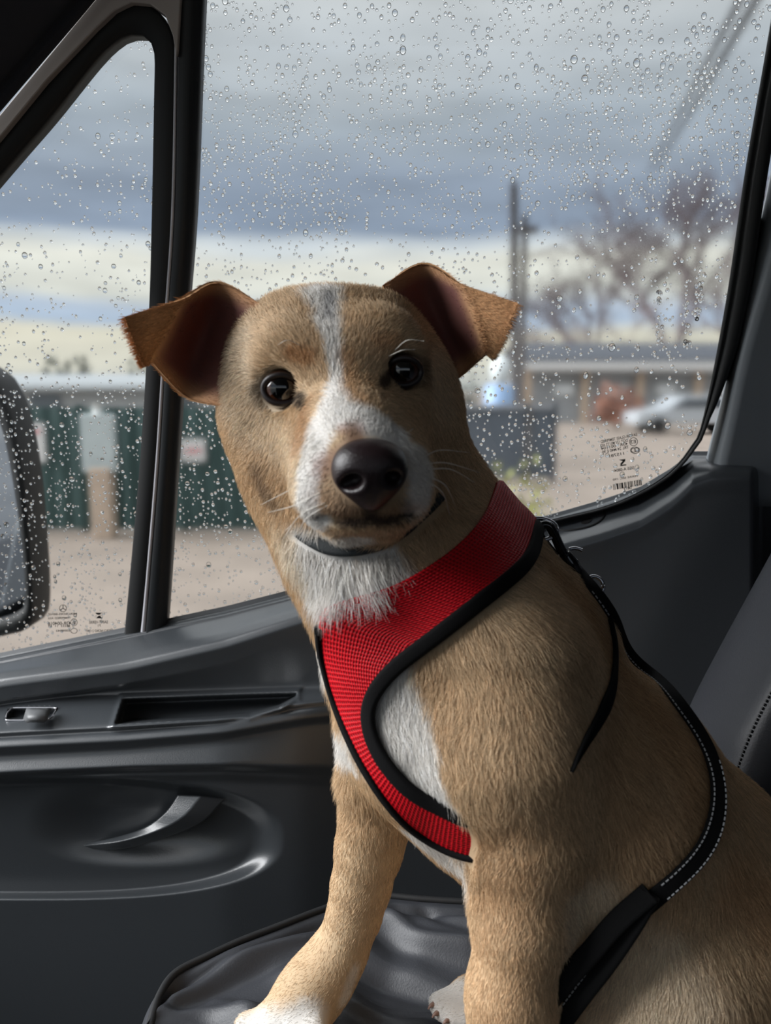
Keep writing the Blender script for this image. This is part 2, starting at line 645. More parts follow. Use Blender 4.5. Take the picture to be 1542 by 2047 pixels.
def vnoise(x, y, seed):
    r = np.random.default_rng(seed).random((64, 64))
    xi = np.floor(x).astype(int); yi = np.floor(y).astype(int)
    fx = x - xi; fy = y - yi
    fx = fx * fx * (3 - 2 * fx); fy = fy * fy * (3 - 2 * fy)
    g_ = lambda a, b: r[a % 64, b % 64]
    return (g_(xi, yi) * (1 - fx) + g_(xi + 1, yi) * fx) * (1 - fy) + (g_(xi, yi + 1) * (1 - fx) + g_(xi + 1, yi + 1) * fx) * fy


def scatter(poly, count, seed, dens, size):
    r = np.random.default_rng(seed)
    xs_, ys_ = zip(*poly)
    x0, x1, y0, y1 = max(min(xs_), -40), min(max(xs_), 1580), max(min(ys_), -30), max(ys_)
    keep = []
    cell = {}
    tries = 0
    while len(keep) < count and tries < 60:
        tries += 1
        X = r.uniform(x0, x1, 4000); Yp = r.uniform(y0, y1, 4000)
        ok = inpoly(X, Yp, poly) & (r.random(4000) < dens(X, Yp))
        S = size(X, Yp, r)
        for a, b, s in zip(X[ok], Yp[ok], S[ok]):
            ci, cj = int(a // 16), int(b // 16)
            bad = False
            for i in (-1, 0, 1):
                for j in (-1, 0, 1):
                    for (p, q, t_) in cell.get((ci + i, cj + j), ()):
                        if (a - p) ** 2 + (b - q) ** 2 < ((s + t_) * 1.08) ** 2:
                            bad = True
            if not bad:
                cell.setdefault((ci, cj), []).append((a, b, s)); keep.append((a, b, s))
                if len(keep) >= count:
                    break
    return np.array(keep)


def dens_main(x, y):
    d = .25 + .9 * vnoise(x / 38, y / 150, 3) ** 1.6
    d *= np.where(y < 120, .55, 1)
    d *= np.where((x > 1050) & (y > 420) & (y < 690), .30, 1) * np.where((x > 1050) & (y > 700) & (y < 830), .3, 1)
    d *= np.where((x < 760) & (y > 790), 1.3, 1)
    d *= np.where((y > 460) & (y < 620) & (x < 1050), .55, 1)
    return d


def size_main(x, y, r):
    s = 1.3 + 2.5 * r.random(len(x)) ** 1.7 + (r.random(len(x)) < .06) * r.uniform(.8, 2.6, len(x))
    return s * np.where(y < 200, 1.25, 1.0) * np.where(x > 1150, 1.15, 1)


def dens_q(x, y):
    d = .3 + .8 * vnoise(x / 45, y / 120, 9) ** 1.5
    return d * np.where(y < 780, .55, 1.25)


def size_q(x, y, r):
    return 1.3 + 2.4 * r.random(len(x)) ** 1.7 + (r.random(len(x)) < .06) * r.uniform(.8, 2.4, len(x))


dm = scatter(main_poly, 6000, 11, dens_main, size_main)
dq = scatter(quarter_poly, 1500, 12, dens_q, size_q)
trail = []
for cx, ya, yb in ((1318, 565, 700), (1371, 560, 700), (1398, 520, 640)):
    for k in range(34):
        t = random.random()
        trail.append((cx + random.gauss(0, 5) - (t < .4) * (cx - 1318) * -.05, ya + (yb - ya) * t ** .7, random.uniform(1.5, 4.2)))
for k in range(60):
    trail.append((random.uniform(1040, 1400), random.uniform(692, 722), random.uniform(1.2, 3.4)))
dm = np.vstack([dm, trail])


def build_drops(d, wobj, nbig, seed):
    r = np.random.default_rng(seed)
    pos = G(d[:, 0], d[:, 1], .0) + GN * .00215
    rad = d[:, 2] * ((pos - CAM) @ FWD) / FPX
    sx = rad * r.uniform(.85, 1.1, len(d)); sz = rad * r.uniform(1.0, 1.35, len(d)); sy = rad * r.uniform(.8, 1.1, len(d))
    order = np.argsort(-d[:, 2])
    big, small = order[:nbig], order[nbig:]
    for i in big:
        o = bpy.data.objects.new('raindrop', drop_me)
        COL.objects.link(o)
        c_, s_ = RIGHT * sx[i], GN * sy[i]
        o.parent = wobj
        mtx = Matrix.Translation(pos[i] - np.array(wobj.location)) @ Matrix.Diagonal((sx[i], sy[i], sz[i], 1.0))
        o.matrix_local = mtx
    A = np.stack([RIGHT, GN, GU])
    loc = DU[None] * np.stack([sx, sy, sz], 1)[small][:, None, :]
    jig = 1 + .025 * r.standard_normal((len(small), len(DU), 1))
    vv = (loc * jig) @ A + pos[small][:, None, :]
    ff = DFT[None] + (np.arange(len(small)) * len(DU))[:, None, None]
    o = fast_mesh('small_raindrops', vv.reshape(-1, 3), ff.reshape(-1, 3), M['water'])
    child(o, wobj)
    o['kind'] = 'stuff'


build_drops(dm, win2, 210, 1)
build_drops(dq, win1, 85, 2)

# --- black glass print (mirrored: printed to be read from outside)
def glass_text(body, px, py, hpx, wpx, wobj, name='printed_line', rot=0.0, font_w=None):
    cu = bpy.data.curves.new(name, 'FONT')
    cu.body = body
    cu.size = 1.0
    cu.fill_mode = 'FRONT'
    cu.offset = .018
    ob = bpy.data.objects.new(name, cu)
    COL.objects.link(ob)
    dg = bpy.context.evaluated_depsgraph_get()
    me = bpy.data.meshes.new_from_object(ob.evaluated_get(dg))
    bpy.data.objects.remove(ob)
    bpy.data.curves.remove(cu)
    co = np.array([v.co[:] for v in me.vertices])
    lo, hi = co.min(0), co.max(0)
    u = (co[:, 0] - lo[0]) / (hi[0] - lo[0])
    v = (co[:, 1] - lo[1]) / max(hi[1] - lo[1], 1e-6)
    X = px + wpx * (1 - u)                 # mirrored
    Yp = py - hpx * v
    c, s = math.cos(rot), math.sin(rot)
    dx, dy = X - px, Yp - py
    W_ = G(px + dx * c - dy * s, py + dx * s + dy * c, -.0035)
    me.vertices.foreach_set('co', W_.astype(np.float32).ravel())
    me.materials.clear(); me.materials.append(M['print'])
    me.update()
    o = bpy.data.objects.new(name, me)
    COL.objects.link(o)
    return child(o, wobj)


def print_strip(pts, wobj, name, wpx=1.3):
    g = Geo(); g.tube([G(float(x), float(y), -.0033) for x, y in pts], wpx * .45 / FPX, 5)
    return g.build(name, M['print'], wobj, smooth=True)


def circ(cx, cy, rx, ry, n=24):
    return [(cx + rx * math.cos(a), cy + ry * math.sin(a)) for a in np.linspace(0, 2 * math.pi, n + 1)]


r_ = -.20
for (b, x, y, h, w) in (("SAVOIR-GLASS TEMPERED", 1202, 886, 6, 74), ("DOT 177 M51T5 AS2", 1201, 894, 6, 56), ("43R   001104", 1203, 900, 6, 54),
                        ("TRL 24 M40 E 90", 1205, 907, 6, 54), ("115781", 1219, 915, 6, 30), ("SGS A-0804", 1229, 944, 6, 40), ("VERRE SEC 190", 1226, 961, 4, 52), ("0813", 1248, 980, 6, 16)):
    glass_text(b, x, y, h, w, win2, rot=r_ if y < 920 else -.16)
print_strip(circ(1267, 883, 8, 8), win2, 'approval_mark')
glass_text('E3', 1261, 887, 7, 11, win2, rot=-.1)
print_strip(circ(1270, 900, 9, 6.5), win2, 'certification_mark')
print_strip(circ(1267, 900, 4.5, 4), win2, 'certification_mark'); print_strip(circ(1273, 899, 4.5, 4), win2, 'certification_mark')
g = Geo()
for q in ([(1238, 919), (1251, 917.5), (1250, 921), (1244, 921.5)], [(1248, 919), (1251, 921), (1243, 930), (1240, 928)], [(1240, 930), (1252, 928), (1253, 930), (1241, 932)]):
    g.prism([G(float(x), float(y), -.0035) for x, y in q], GN * .0003)
g.build('hourglass_mark', M['print'], win2)
g = Geo()
xb = 1226.0
rb = random.Random(4)
while xb < 1281:
    wv = rb.choice((1.2, 1.2, 2.0, 3.4)); y0 = 968 - (xb - 1226) * .17
    g.prism([G(xb, y0, -.0035), G(xb + wv, y0 - .17 * wv, -.0035), G(xb + wv + 1.4, y0 + 11.5 - .17 * wv, -.0035), G(xb + 1.4, y0 + 11.5, -.0035)], GN * .0003)
    xb += wv + rb.choice((1.1, 1.6, 2.6))
g.build('barcode', M['print'], win2)

print_strip(circ(126, 1216, 7, 7), win1, 'star_ring', 1.2)
for a in (-90, 30, 150):
    print_strip([(126, 1216), (126 + 6.5 * math.cos(math.radians(a)), 1216 + 6.5 * math.sin(math.radians(a)))], win1, 'star_ray', 1.6)
for (b, x, y, h, w) in (("MERCEDES-BENZ", 96, 1230, 4, 58), ("TEMPERED AS2", 96, 1238, 4, 46), ("43R-004016", 96, 1250, 7, 46), ("M233  11  57", 96, 1254, 4, 44), ("E000042", 112, 1263, 4, 28),
                        ("SAINT-VERRE", 178, 1247, 6, 38), ("71", 196, 1253, 5, 6), ("VITRO NORD 2 CNT", 171, 1264, 5, 54)):
    glass_text(b, x, y, h, w, win1, rot=-.02)
print_strip(circ(148, 1244, 6.5, 7), win1, 'approval_mark', 1.2)
glass_text('E', 145, 1248, 7, 6, win1)
print_strip(circ(148, 1261, 6.5, 5), win1, 'certification_mark', 1.2)
g = Geo()
for q in ([(190, 1225), (204, 1225), (199, 1229), (195, 1229)], [(197, 1231), (200, 1231), (204, 1236), (192, 1236)]):
    g.prism([G(float(x), float(y), -.0035) for x, y in q], GN * .0003)
g.build('hourglass_mark', M['print'], win1)

# ------------------------------------------------------------------ window frames, divider post, pillars
def frame(name, poly, off, thick, m, label, bevel=.002, parent=None, n=None):
    g = Geo(); g.prism([G(float(x), float(y), off) for x, y in poly], GN * thick)
    o = g.build(name, m, parent, bevel=bevel)
    if parent is None:
        tag(o, label, kind='structure')
    return o


# black band round the quarter window (inner edge = glass edge, outer edge = band outline)
inner = catmull([(-300, 705), (0, 352), (100, 236), (190, 124), (234, 82), (262, 70), (284, 70), (302, 86), (309, 115), (308, 200), (303, 450), (297, 640), (280, 920), (250, 1255), (245, 1290)], 90)
outer = catmull([(-300, 625), (0, 270), (90, 168), (190, 62), (228, 26), (262, 9), (300, 12), (330, 38), (347, 80), (350, 130), (349, 300), (344, 450), (333, 640), (316, 920), (288, 1255), (284, 1292)], 90)
g = Geo(); vs = []
for i in range(90):
    a, b = inner[i], outer[i]
    pa, pb = G(a[0], a[1], -.016), G(b[0], b[1], -.020)
    vs += [pa + GN * .018, pa, pa * .88 + pb * .12 - GN * .003, pa * .1 + pb * .9 - GN * .002, pb, pb + GN * .022]
g.add(vs, grid_faces(90, 6, True))
tag(g.build('trim_1', M['rubber'], smooth=True), 'black rubber band framing the quarter window', kind='structure')
# strip coloured pale to give the highlight between band and post
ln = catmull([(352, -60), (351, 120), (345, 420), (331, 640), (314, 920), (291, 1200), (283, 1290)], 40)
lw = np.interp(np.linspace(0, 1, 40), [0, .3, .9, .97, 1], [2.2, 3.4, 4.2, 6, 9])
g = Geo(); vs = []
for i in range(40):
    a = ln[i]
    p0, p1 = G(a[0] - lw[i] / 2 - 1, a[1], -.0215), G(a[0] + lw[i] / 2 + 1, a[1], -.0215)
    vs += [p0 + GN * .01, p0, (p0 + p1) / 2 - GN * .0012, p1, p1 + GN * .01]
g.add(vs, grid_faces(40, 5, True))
tag(g.build('trim_2', mat('pale_highlight_strip', s2l(215, 215, 222), .35), smooth=True), 'thin strip coloured pale as the highlight down the divider post', kind='structure')
# divider post
lft_ = catmull([(354, -60), (353, 120), (348, 420), (334, 640), (318, 920), (295, 1200), (286, 1292)], 40)
rgt_ = catmull([(410, -60), (402, 120), (390, 420), (373, 640), (354, 920), (336, 1200), (329, 1282)], 40)
g = Geo(); vs = []
for i in range(40):
    a, b = lft_[i], rgt_[i]
    p0, p1 = G(a[0], a[1], -.020), G(b[0], b[1], -.014)
    vs += [p0 + GN * .022, p0, p0 * .85 + p1 * .15 - GN * .005, p0 * .3 + p1 * .7 - GN * .006, p0 * .08 + p1 * .92 - GN * .001, p1, p1 + GN * .016]
g.add(vs, grid_faces(40, 7, True))
tag(g.build('trim_3', M['trim_dark'], smooth=True), 'dark divider post between the two windows', kind='structure')
# painted strip between band and windscreen pillar cover
frame('trim_4', [(-300, 560), (0, 228), (196, -8), (200, -60), (366, -60), (360, 10), (355, 100), (352, 112), (345, 70), (330, 30), (300, 8), (262, 5), (228, 22), (190, 58), (90, 164), (0, 274), (-300, 632)], -.030, .02, M['taupe'], 'taupe painted strip along the windscreen pillar')
# windscreen pillar cover
g = Geo(); vs = []
for a, b, c in (((-300, 575), (-300, 480), (-300, 150)), ((0, 232), (0, 150), (0, -150)), ((100, 114), (80, 55), (60, -260)), ((205, -8), (170, -40), (140, -300)), ((240, -60), (205, -100), (180, -350))):
    vs += [G(float(a[0]), float(a[1]), -.034), G(float(a[0]) - 6, float(a[1]) - 8, -.050), G(float(b[0]) + 18, float(b[1]) + 22, -.056), G(float(b[0]) + 10, float(b[1]) + 10, -.052), G(float(b[0]), float(b[1]), -.075), G(float(c[0]), float(c[1]), -.16)]
g.add(vs, grid_faces(5, 6))
o = g.build('trim_5', M['pillar_cloth'], smooth=True); tag(o, 'dark fabric windscreen pillar cover in the top left corner', kind='structure')
sd = o.modifiers.new('s', 'SOLIDIFY'); sd.thickness = .006
ms = o.modifiers.new('b', 'SUBSURF'); ms.levels = ms.render_levels = 2

# right hand edge of main window: rubber channel, then body coloured pillar
gl_e = catmull([(1566, -90), (1540, 55), (1492, 330), (1452, 600), (1406, 835), (1380, 894), (1337, 944), (1272, 985), (1200, 1014), (1060, 1050), (760, 1145), (590, 1197), (345, 1264)], 110)
d = np.gradient(gl_e, axis=0); d /= np.linalg.norm(d, axis=1)[:, None]
nrm = np.stack([-d[:, 1], d[:, 0]], 1)
wid = np.interp(np.arange(110) / 109, [0, .30, .37, .45, .6, 1], [46, 46, 40, 12, 7, 6])
sgn = -1.0
oe = gl_e + nrm * wid[:, None] * sgn
if oe[20, 0] < gl_e[20, 0]:
    oe = gl_e - nrm * wid[:, None] * sgn
g = Geo(); vs = []
for i in range(110):
    a, b = gl_e[i], oe[i]
    fr_ = lambda t, o_: G(*(a * (1 - t) + b * t), o_)
    vs += [fr_(0, .0), fr_(0, -.006), fr_(.10, -.010), fr_(.2, -.011), fr_(.28, -.006), fr_(.36, -.014), fr_(.46, -.018), fr_(.9, -.020), fr_(1, -.012), fr_(1, .01)]
g.add(vs, grid_faces(110, 10, True))
tag(g.build('trim_6', M['rubber'], smooth=True), 'black rubber channel around the large side window', kind='structure')
# grey door pillar trim beyond the frame
g = Geo(); vs = []
lft_ = catmull([(1600, 60), (1545, 360), (1502, 553), (1476, 690), (1447, 810), (1418, 925), (1404, 1010)], 30)
edge = catmull([(1650, 120), (1590, 360), (1535, 553), (1490, 709), (1462, 840), (1443, 925), (1430, 1010)], 30)
for i in range(30):
    a, b = lft_[i], edge[i]
    vs += [G(a[0], a[1], .012), G(a[0] * .6 + b[0] * .4, b[1], -.006), G(a[0] * .2 + b[0] * .8, b[1], -.018), G(b[0], b[1], -.022), G(b[0] + 10, b[1], -.021), G(b[0] + 90, b[1], -.010), G(b[0] + 330, b[1], -.012)]
g.add(vs, grid_faces(30, 7))
o = g.build('trim_7', M['grey_trim'], smooth=True); tag(o, 'grey plastic door pillar trim at the right edge', kind='structure')
sd = o.modifiers.new('s', 'SOLIDIFY'); sd.thickness = .004; sd.offset = 1
# pillar lower part behind the door panel
g = Geo(); g.prism([P(x, y, .90) for x, y in ((1430, 930), (1750, 930), (1750, 2200), (1430, 2200))], (0, .03, 0))
tag(g.build('trim_8', M['trim_dark'], bevel=.004), 'dark lower pillar trim beside the door panel', kind='structure')

# roof rail above the side windows and the cab side behind the door
frame('trim_9', [(300, -84), (1640, -84), (1640, -230), (300, -230)], -.03, .05, M['trim_dark'], 'dark roof rail above the side window')
g = Geo(); g.box((.60, .90, .5), (.98, .94, 2.08))
tag(g.build('wall_front', M['trim_dark'], bevel=.004), 'dark cab side panel behind the passenger door', kind='structure')

# ================================================================== SEATS
ZS = float(P(560, 2085, .512)[2]) - .006
seat = empty('passenger_seat', (0.1, .55, ZS - .12))
tag(seat, 'black leatherette van seat with wrinkled cushion under the dog', 'seat')
# cushion outline (plan), top at ZS
def on_plane(x, y, z):
    r = ray(float(x), float(y)); t = (z - CAM[2]) / r[2]
    return CAM + r * t
ol = np.array([on_plane(x, y, ZS) for x, y in ((285, 2110), (298, 2060), (318, 1995), (352, 1947), (420, 1912), (480, 1884), (560, 1853), (640, 1822), (700, 1803), (765, 1793), (850, 1800), (960, 1806), (1200, 1812), (1600, 1815))])
ol = np.vstack([[ol[0][0] - .01, .40, ZS], [ol[0][0] - .015, .16, ZS], ol[0:1], ol[1:]])
ol = np.vstack([ol[1:2], [[ol[0][0], .30, ZS]], ol[2:]])
oc = catmull(ol, 220)
near = np.stack([np.maximum(oc[:, 0], oc[0, 0]), np.full(220, .14), np.full(220, ZS)], 1)
nI = 130
us = np.linspace(0, 1, nI) ** 1.3
grid = oc[:, None, :] * (1 - us)[None, :, None] + near[:, None, :] * us[None, :, None]
px_, py_ = grid[..., 0], grid[..., 1]
dep = np.linalg.norm(grid - oc[:, None, :], axis=-1)
zz = .018 * (vnoise(px_ * 14 + 3, py_ * 14 + 8, 51) - .5) + .012 * (vnoise(px_ * 30 + 9, py_ * 26, 52) - .5)
zz += -.006 * np.exp(-((dep - .018) / .006) ** 2) + .004 * np.exp(-((dep - .032) / .010) ** 2)
zz -= .012 * np.exp(-((px_ - .02) / .05) ** 2 - ((py_ - .60) / .03) ** 2)
ridge = np.sin((px_ * .55 + py_ * 1.0) * 95) * .5 + .5
zz += .010 * ridge ** 3 * smooth01(.03, .09, dep) * (vnoise(px_ * 9, py_ * 9, 53))
for pts_, amp, wd in (([(345, 1985), (430, 1935), (530, 1905), (640, 1880), (720, 1872)], .007, .008), ([(360, 2005), (480, 1955), (600, 1925)], -.005, .007),
                      ([(760, 1812), (790, 1840), (840, 1872), (945, 1893), (1040, 1900)], .008, .007), ([(740, 1850), (800, 1878), (880, 1905), (960, 1925)], -.007, .008),
                      ([(845, 1815), (880, 1845), (930, 1862)], -.006, .006), ([(660, 1990), (760, 1996), (880, 2018), (960, 2040)], .005, .004), ([(660, 2012), (760, 2020), (880, 2042)], .004, .004),
                      ([(330, 2020), (420, 2018), (520, 2030)], .005, .005), ([(700, 1930), (780, 1940), (880, 1965)], -.006, .010), ([(430, 1990), (470, 2010), (500, 2040)], .004, .005)):
    cp = np.array([on_plane(x, y, ZS) for x, y in catmull(pts_, 24)])
    dmin = np.full(px_.shape, 9.0)
    for a_, b_ in zip(cp[:-1], cp[1:]):
        ab = (b_ - a_)[:2]; qx = px_ - a_[0]; qy = py_ - a_[1]
        h_ = np.clip((qx * ab[0] + qy * ab[1]) / (ab @ ab), 0, 1)
        dmin = np.minimum(dmin, np.hypot(qx - h_ * ab[0], qy - h_ * ab[1]))
    zz += .7 * amp * np.exp(-(dmin / wd) ** 2)
grid[..., 2] += np.where(dep < .004, 0, zz) * smooth01(0, .02, dep)
skirt = []
for k, (dx, dz) in enumerate(((0.0, -.16), (0.010, -.10), (0.014, -.04), (0.010, -.012), (.004, -.002))):
    d_ = np.gradient(oc, axis=0); nrm2 = np.stack([-d_[:, 1], d_[:, 0], 0 * d_[:, 0]], 1); nrm2 /= np.linalg.norm(nrm2, axis=1)[:, None] + 1e-9
    if nrm2[110] @ (oc[110] - np.array([.1, .3, ZS])) < 0:
        nrm2 = -nrm2
    s_ = oc + nrm2 * dx; s_[:, 2] += dz
    skirt.append(s_)
full = np.concatenate([np.stack(skirt, 1), grid], 1)
nu_, nv_ = full.shape[:2]
I = np.arange(nu_ * nv_).reshape(nu_, nv_)
q = np.stack([I[:-1, :-1], I[1:, :-1], I[1:, 1:], I[:-1, 1:]], -1).reshape(-1, 4)
co_ = child(fast_mesh('cushion', full.reshape(-1, 3), q, M['leather']), seat)
if co_.data.polygons[len(q) // 2].normal.z < 0:
    co_.data.flip_normals()
g = Geo(); g.tube(oc + np.array([0, 0, .001]), .0032, 8); g.build('piping', M['piping'], seat, smooth=True)
# backrest: padded bolster leaning back, on the right
prof = catmull([(1262, 1790), (1300, 1660), (1330, 1560), (1352, 1480), (1385, 1396), (1440, 1290), (1500, 1180), (1552, 1085), (1620, 960), (1680, 880)], 40)
sec = [(0, .76, .0), (0, .73, .0), (10, .705, 0), (40, .672, 0), (85, .634, 0), (118, .612, 0), (126, .612, 0), (134, .604, 0), (220, .590, 0), (330, .60, 0), (420, .64, 0)]
g = Geo(); vs = []
for i, (x, y) in enumerate(prof):
    for (dx, Yv, _) in sec:
        w_ = .004 * (vnoise(np.array([i * .35]), np.array([dx * .02]), 61)[0] - .5)
        if 20 < dx < 110:
            w_ += .006 * (vnoise(np.array([i * .55 + 3]), np.array([dx * .012]), 62)[0] - .5)
        vs.append(P(x + dx, y + dx * .42, Yv + w_))
g.add(vs, grid_faces(40, len(sec)))
bo = g.build('backrest', M['leather'], seat, smooth=True)
if bo.data.polygons[200].normal @ Vector(CAM - np.array(bo.data.polygons[200].center)) < 0:
    bo.data.flip_normals()
sd = bo.modifiers.new('s', 'SOLIDIFY'); sd.thickness = .02; sd.offset = -1
ms = bo.modifiers.new('sub', 'SUBSURF'); ms.levels = ms.render_levels = 1
sp = np.array([P(x + 124, y + 124 * .42, .6105) for x, y in prof])
g = Geo()
for i in range(0, 39):
    for tq in (0.0, .34, .67):
        a = sp[i] * (1 - tq) + sp[i + 1] * tq; b = sp[i] * (1 - tq - .2) + sp[i + 1] * (tq + .2)
        g.tube([a, b], .0009, 5)
o = g.build('stitching', M['piping'], seat); o['kind'] = 'stuff'

# ================================================================== DOG (distance field -> one skin)
class Field:
    def __init__(s):
        s.p = []

    def cone(s, a, b, k=0.02, tag_='body', sub=False):
        pa, pb = P(a[0], a[1], a[2]), P(b[0], b[1], b[2])
        s.p.append(dict(t='c', a=pa, b=pb, ra=pxr(pa, a[3]), rb=pxr(pb, b[3]), k=k, tag=tag_, sub=sub))

    def chain(s, nodes, k=0.02, tag_='body'):
        for a, b in zip(nodes[:-1], nodes[1:]):
            s.cone(a, b, k, tag_)

    def ell(s, c, rpx, rot=0.0, k=0.02, tag_='body', sub=False, yaw=0.0, pitch=0.0):
        """c=(px,py,Y); rpx=(across,up,depth) in pixels at that distance; rot = roll in the picture plane"""
        pc = P(*c)
        R = (Matrix.Rotation(rot, 3, 'Y') @ Matrix.Rotation(yaw, 3, 'Z') @ Matrix.Rotation(pitch, 3, 'X'))
        s.p.append(dict(t='e', c=pc, R=np.array(R), r=np.array([pxr(pc, rpx[0]), pxr(pc, rpx[2]), pxr(pc, rpx[1])]), k=k, tag=tag_, sub=sub))

    @staticmethod
    def dist(q, X):
        if q['t'] == 'c':
            a, b = q['a'], q['b']
            ba = b - a
            l = float(ba @ ba)
            h = np.clip(((X - a) @ ba) / max(l, 1e-9), 0, 1)
            return np.linalg.norm(X - a - h[..., None] * ba, axis=-1) - (q['ra'] + (q['rb'] - q['ra']) * h)
        Y = (X - q['c']) @ q['R']
        k0 = np.linalg.norm(Y / q['r'], axis=-1)
        k1 = np.linalg.norm(Y / q['r'] ** 2, axis=-1)
        return np.where(k1 > 1e-9, k0 * (k0 - 1) / np.maximum(k1, 1e-9), -q['r'].min())

    @staticmethod
    def bounds(q):
        if q['t'] == 'c':
            r = max(q['ra'], q['rb'])
            return np.minimum(q['a'], q['b']) - r, np.maximum(q['a'], q['b']) + r
        r = q['r'].max()
        return q['c'] - r, q['c'] + r

    def __call__(s, X, tags=None):
        X = np.asarray(X, np.float32)
        f = np.full(X.shape[:-1], 0.3, np.float32)
        for q in s.p:
            if tags and q['tag'] not in tags:
                continue
            d = s.dist(q, X).astype(np.float32)
            k = q['k']
            if q['sub']:
                h = np.maximum(k - np.abs(-d - f), 0) / k
                f = np.maximum(f, -d) + h * h * k * .25
            else:
                h = np.maximum(k - np.abs(d - f), 0) / k
                f = np.minimum(f, d) - h * h * k * .25
        return f

    def grid(s, lo, hi, h):
        n = np.ceil((hi - lo) / h).astype(int) + 1
        ax = [lo[i] + h * np.arange(n[i]) for i in range(3)]
        F = np.full(n, 0.06, np.float32)
        for q in s.p:
            b0, b1 = s.bounds(q)
            mrg = q['k'] + 0.012
            i0 = np.maximum(((b0 - mrg - lo) / h).astype(int), 0)
            i1 = np.minimum(((b1 + mrg - lo) / h).astype(int) + 2, n)
            if np.any(i1 <= i0):
                continue
            sl = tuple(slice(i0[i], i1[i]) for i in range(3))
            X = np.stack(np.meshgrid(*[ax[i][sl[i]] for i in range(3)], indexing='ij'), -1).astype(np.float32)
            d = s.dist(q, X).astype(np.float32)
            f = F[sl]
            k = q['k']
            if q['sub']:
                hh = np.maximum(k - np.abs(-d - f), 0) / k
                F[sl] = np.maximum(f, -d) + hh * hh * k * .25
            else:
                hh = np.maximum(k - np.abs(d - f), 0) / k
                F[sl] = np.minimum(f, d) - hh * hh * k * .25
        return F, ax

    def normal(s, X, tags=None, e=.0015):
        g_ = []
        for i in range(3):
            d = np.zeros(3); d[i] = e
            g_.append(s(X + d, tags) - s(X - d, tags))
        n = np.stack(g_, -1)
        return n / (np.linalg.norm(n, axis=-1)[..., None] + 1e-9)

    def march(s, px, py, tags=None, start=.25, far=.9):
        r = ray(px, py)
        r = r / np.linalg.norm(r, axis=-1)[..., None]
        t = np.full(r.shape[:-1], start)
        for _ in range(70):
            d = s(CAM + r * t[..., None], tags)
            t = np.where(t < far, t + d * .85, t)
        return CAM + r * t[..., None], t < far

    def snap(s, X, tags=None, off=0.0, it=8):
        X = np.array(X, float)
        for _ in range(it):
            n = s.normal(X, tags)
            X = X - n * ((s(X, tags) - off) * .9)[..., None]
        return X, s.normal(X, tags)


def surface_nets(F, lo, h):
    ins = F < 0
    n = np.array(F.shape)
    c = np.zeros(n - 1, np.uint8)
    for i in (0, 1):
        for j in (0, 1):
            for k in (0, 1):
                c += ins[i:n[0] - 1 + i, j:n[1] - 1 + j, k:n[2] - 1 + k]
    act = (c > 0) & (c < 8)
    idx = np.full(c.shape, -1, np.int64)
    ii = np.argwhere(act)
    idx[act] = np.arange(len(ii))
    acc = np.zeros((len(ii), 3)); cnt = np.zeros(len(ii))
    for ax_ in range(3):
        for u in (0, 1):
            for v in (0, 1):
                o0 = np.zeros(3, int); o0[(ax_ + 1) % 3] = u; o0[(ax_ + 2) % 3] = v
                o1 = o0.copy(); o1[ax_] = 1
                a = F[tuple((ii + o0).T)]; b = F[tuple((ii + o1).T)]
                m = (a < 0) != (b < 0)
                t = np.where(m, a / np.where(m, a - b, 1), 0)
                p = ii + o0; p = p.astype(float); p[:, ax_] += t
                acc[m] += p[m]; cnt[m] += 1
    V = lo + h * acc / cnt[:, None]
    quads = []
    for ax_ in range(3):
        b, c_ = (ax_ + 1) % 3, (ax_ + 2) % 3
        s0 = [slice(None)] * 3; s1 = [slice(None)] * 3
        s0[ax_] = slice(0, -1); s1[ax_] = slice(1, None)
        e = ins[tuple(s0)] != ins[tuple(s1)]
        P0 = np.argwhere(e)
        P0 = P0[(P0[:, b] > 0) & (P0[:, c_] > 0) & (P0[:, b] < n[b] - 1) & (P0[:, c_] < n[c_] - 1)]
        flip = ins[tuple(P0.T)]
        db = np.zeros(3, int); db[b] = 1
        dc = np.zeros(3, int); dc[c_] = 1
        q = np.stack([idx[tuple((P0 - db - dc).T)], idx[tuple((P0 - dc).T)], idx[tuple(P0.T)], idx[tuple((P0 - db).T)]], 1)
        q[~flip] = q[~flip][:, ::-1]
        quads.append(q)
    return V, np.vstack(quads)


D = Field()
# torso
D.chain([(850, 1180, .525, 178), (930, 1310, .525, 226), (985, 1440, .52, 238), (1165, 1590, .525, 246), (1340, 1770, .545, 240), (1480, 1930, .56, 235), (1560, 2080, .57, 200)], .03, 'torso')
D.cone((795, 1330, .49, 118), (850, 1480, .485, 125), .03, 'torso')
D.cone((850, 1480, .485, 120), (935, 1600, .52, 88), .03, 'torso')
D.cone((945, 1600, .53, 100), (1130, 1720, .54, 170), .03, 'torso')
D.cone((1010, 1120, .545, 56), (1125, 1255, .54, 88), .03, 'torso')      # withers
# neck
D.chain([(730, 880, .555, 150), (765, 1060, .545, 182), (850, 1190, .525, 200)], .03, 'neck')
D.cone((845, 960, .565, 112), (975, 1080, .55, 66), .03, 'neck')          # nape
D.cone((678, 1100, .495, 98), (712, 1162, .485, 90), .03, 'neck')          # white ruff
# near foreleg and shoulder
D.cone((1010, 1330, .475, 150), (1020, 1500, .455, 130), .03, 'shoulder')
D.cone((1020, 1500, .455, 130), (1050, 1640, .45, 98), .03, 'leg')
D.chain([(1085, 1625, .462, 62), (1050, 1670, .452, 88)], .02, 'leg')       # elbow
D.chain([(1050, 1660, .45, 94), (1042, 1830, .445, 84), (1024, 1990, .44, 77), (1010, 2130, .437, 72), (985, 2260, .43, 72)], .02, 'leg')
D.cone((985, 2260, .425, 75), (925, 2350, .395, 70), .02, 'leg')
D.cone((925, 2350, .395, 50), (890, 2380, .378, 40), .01, 'leg')
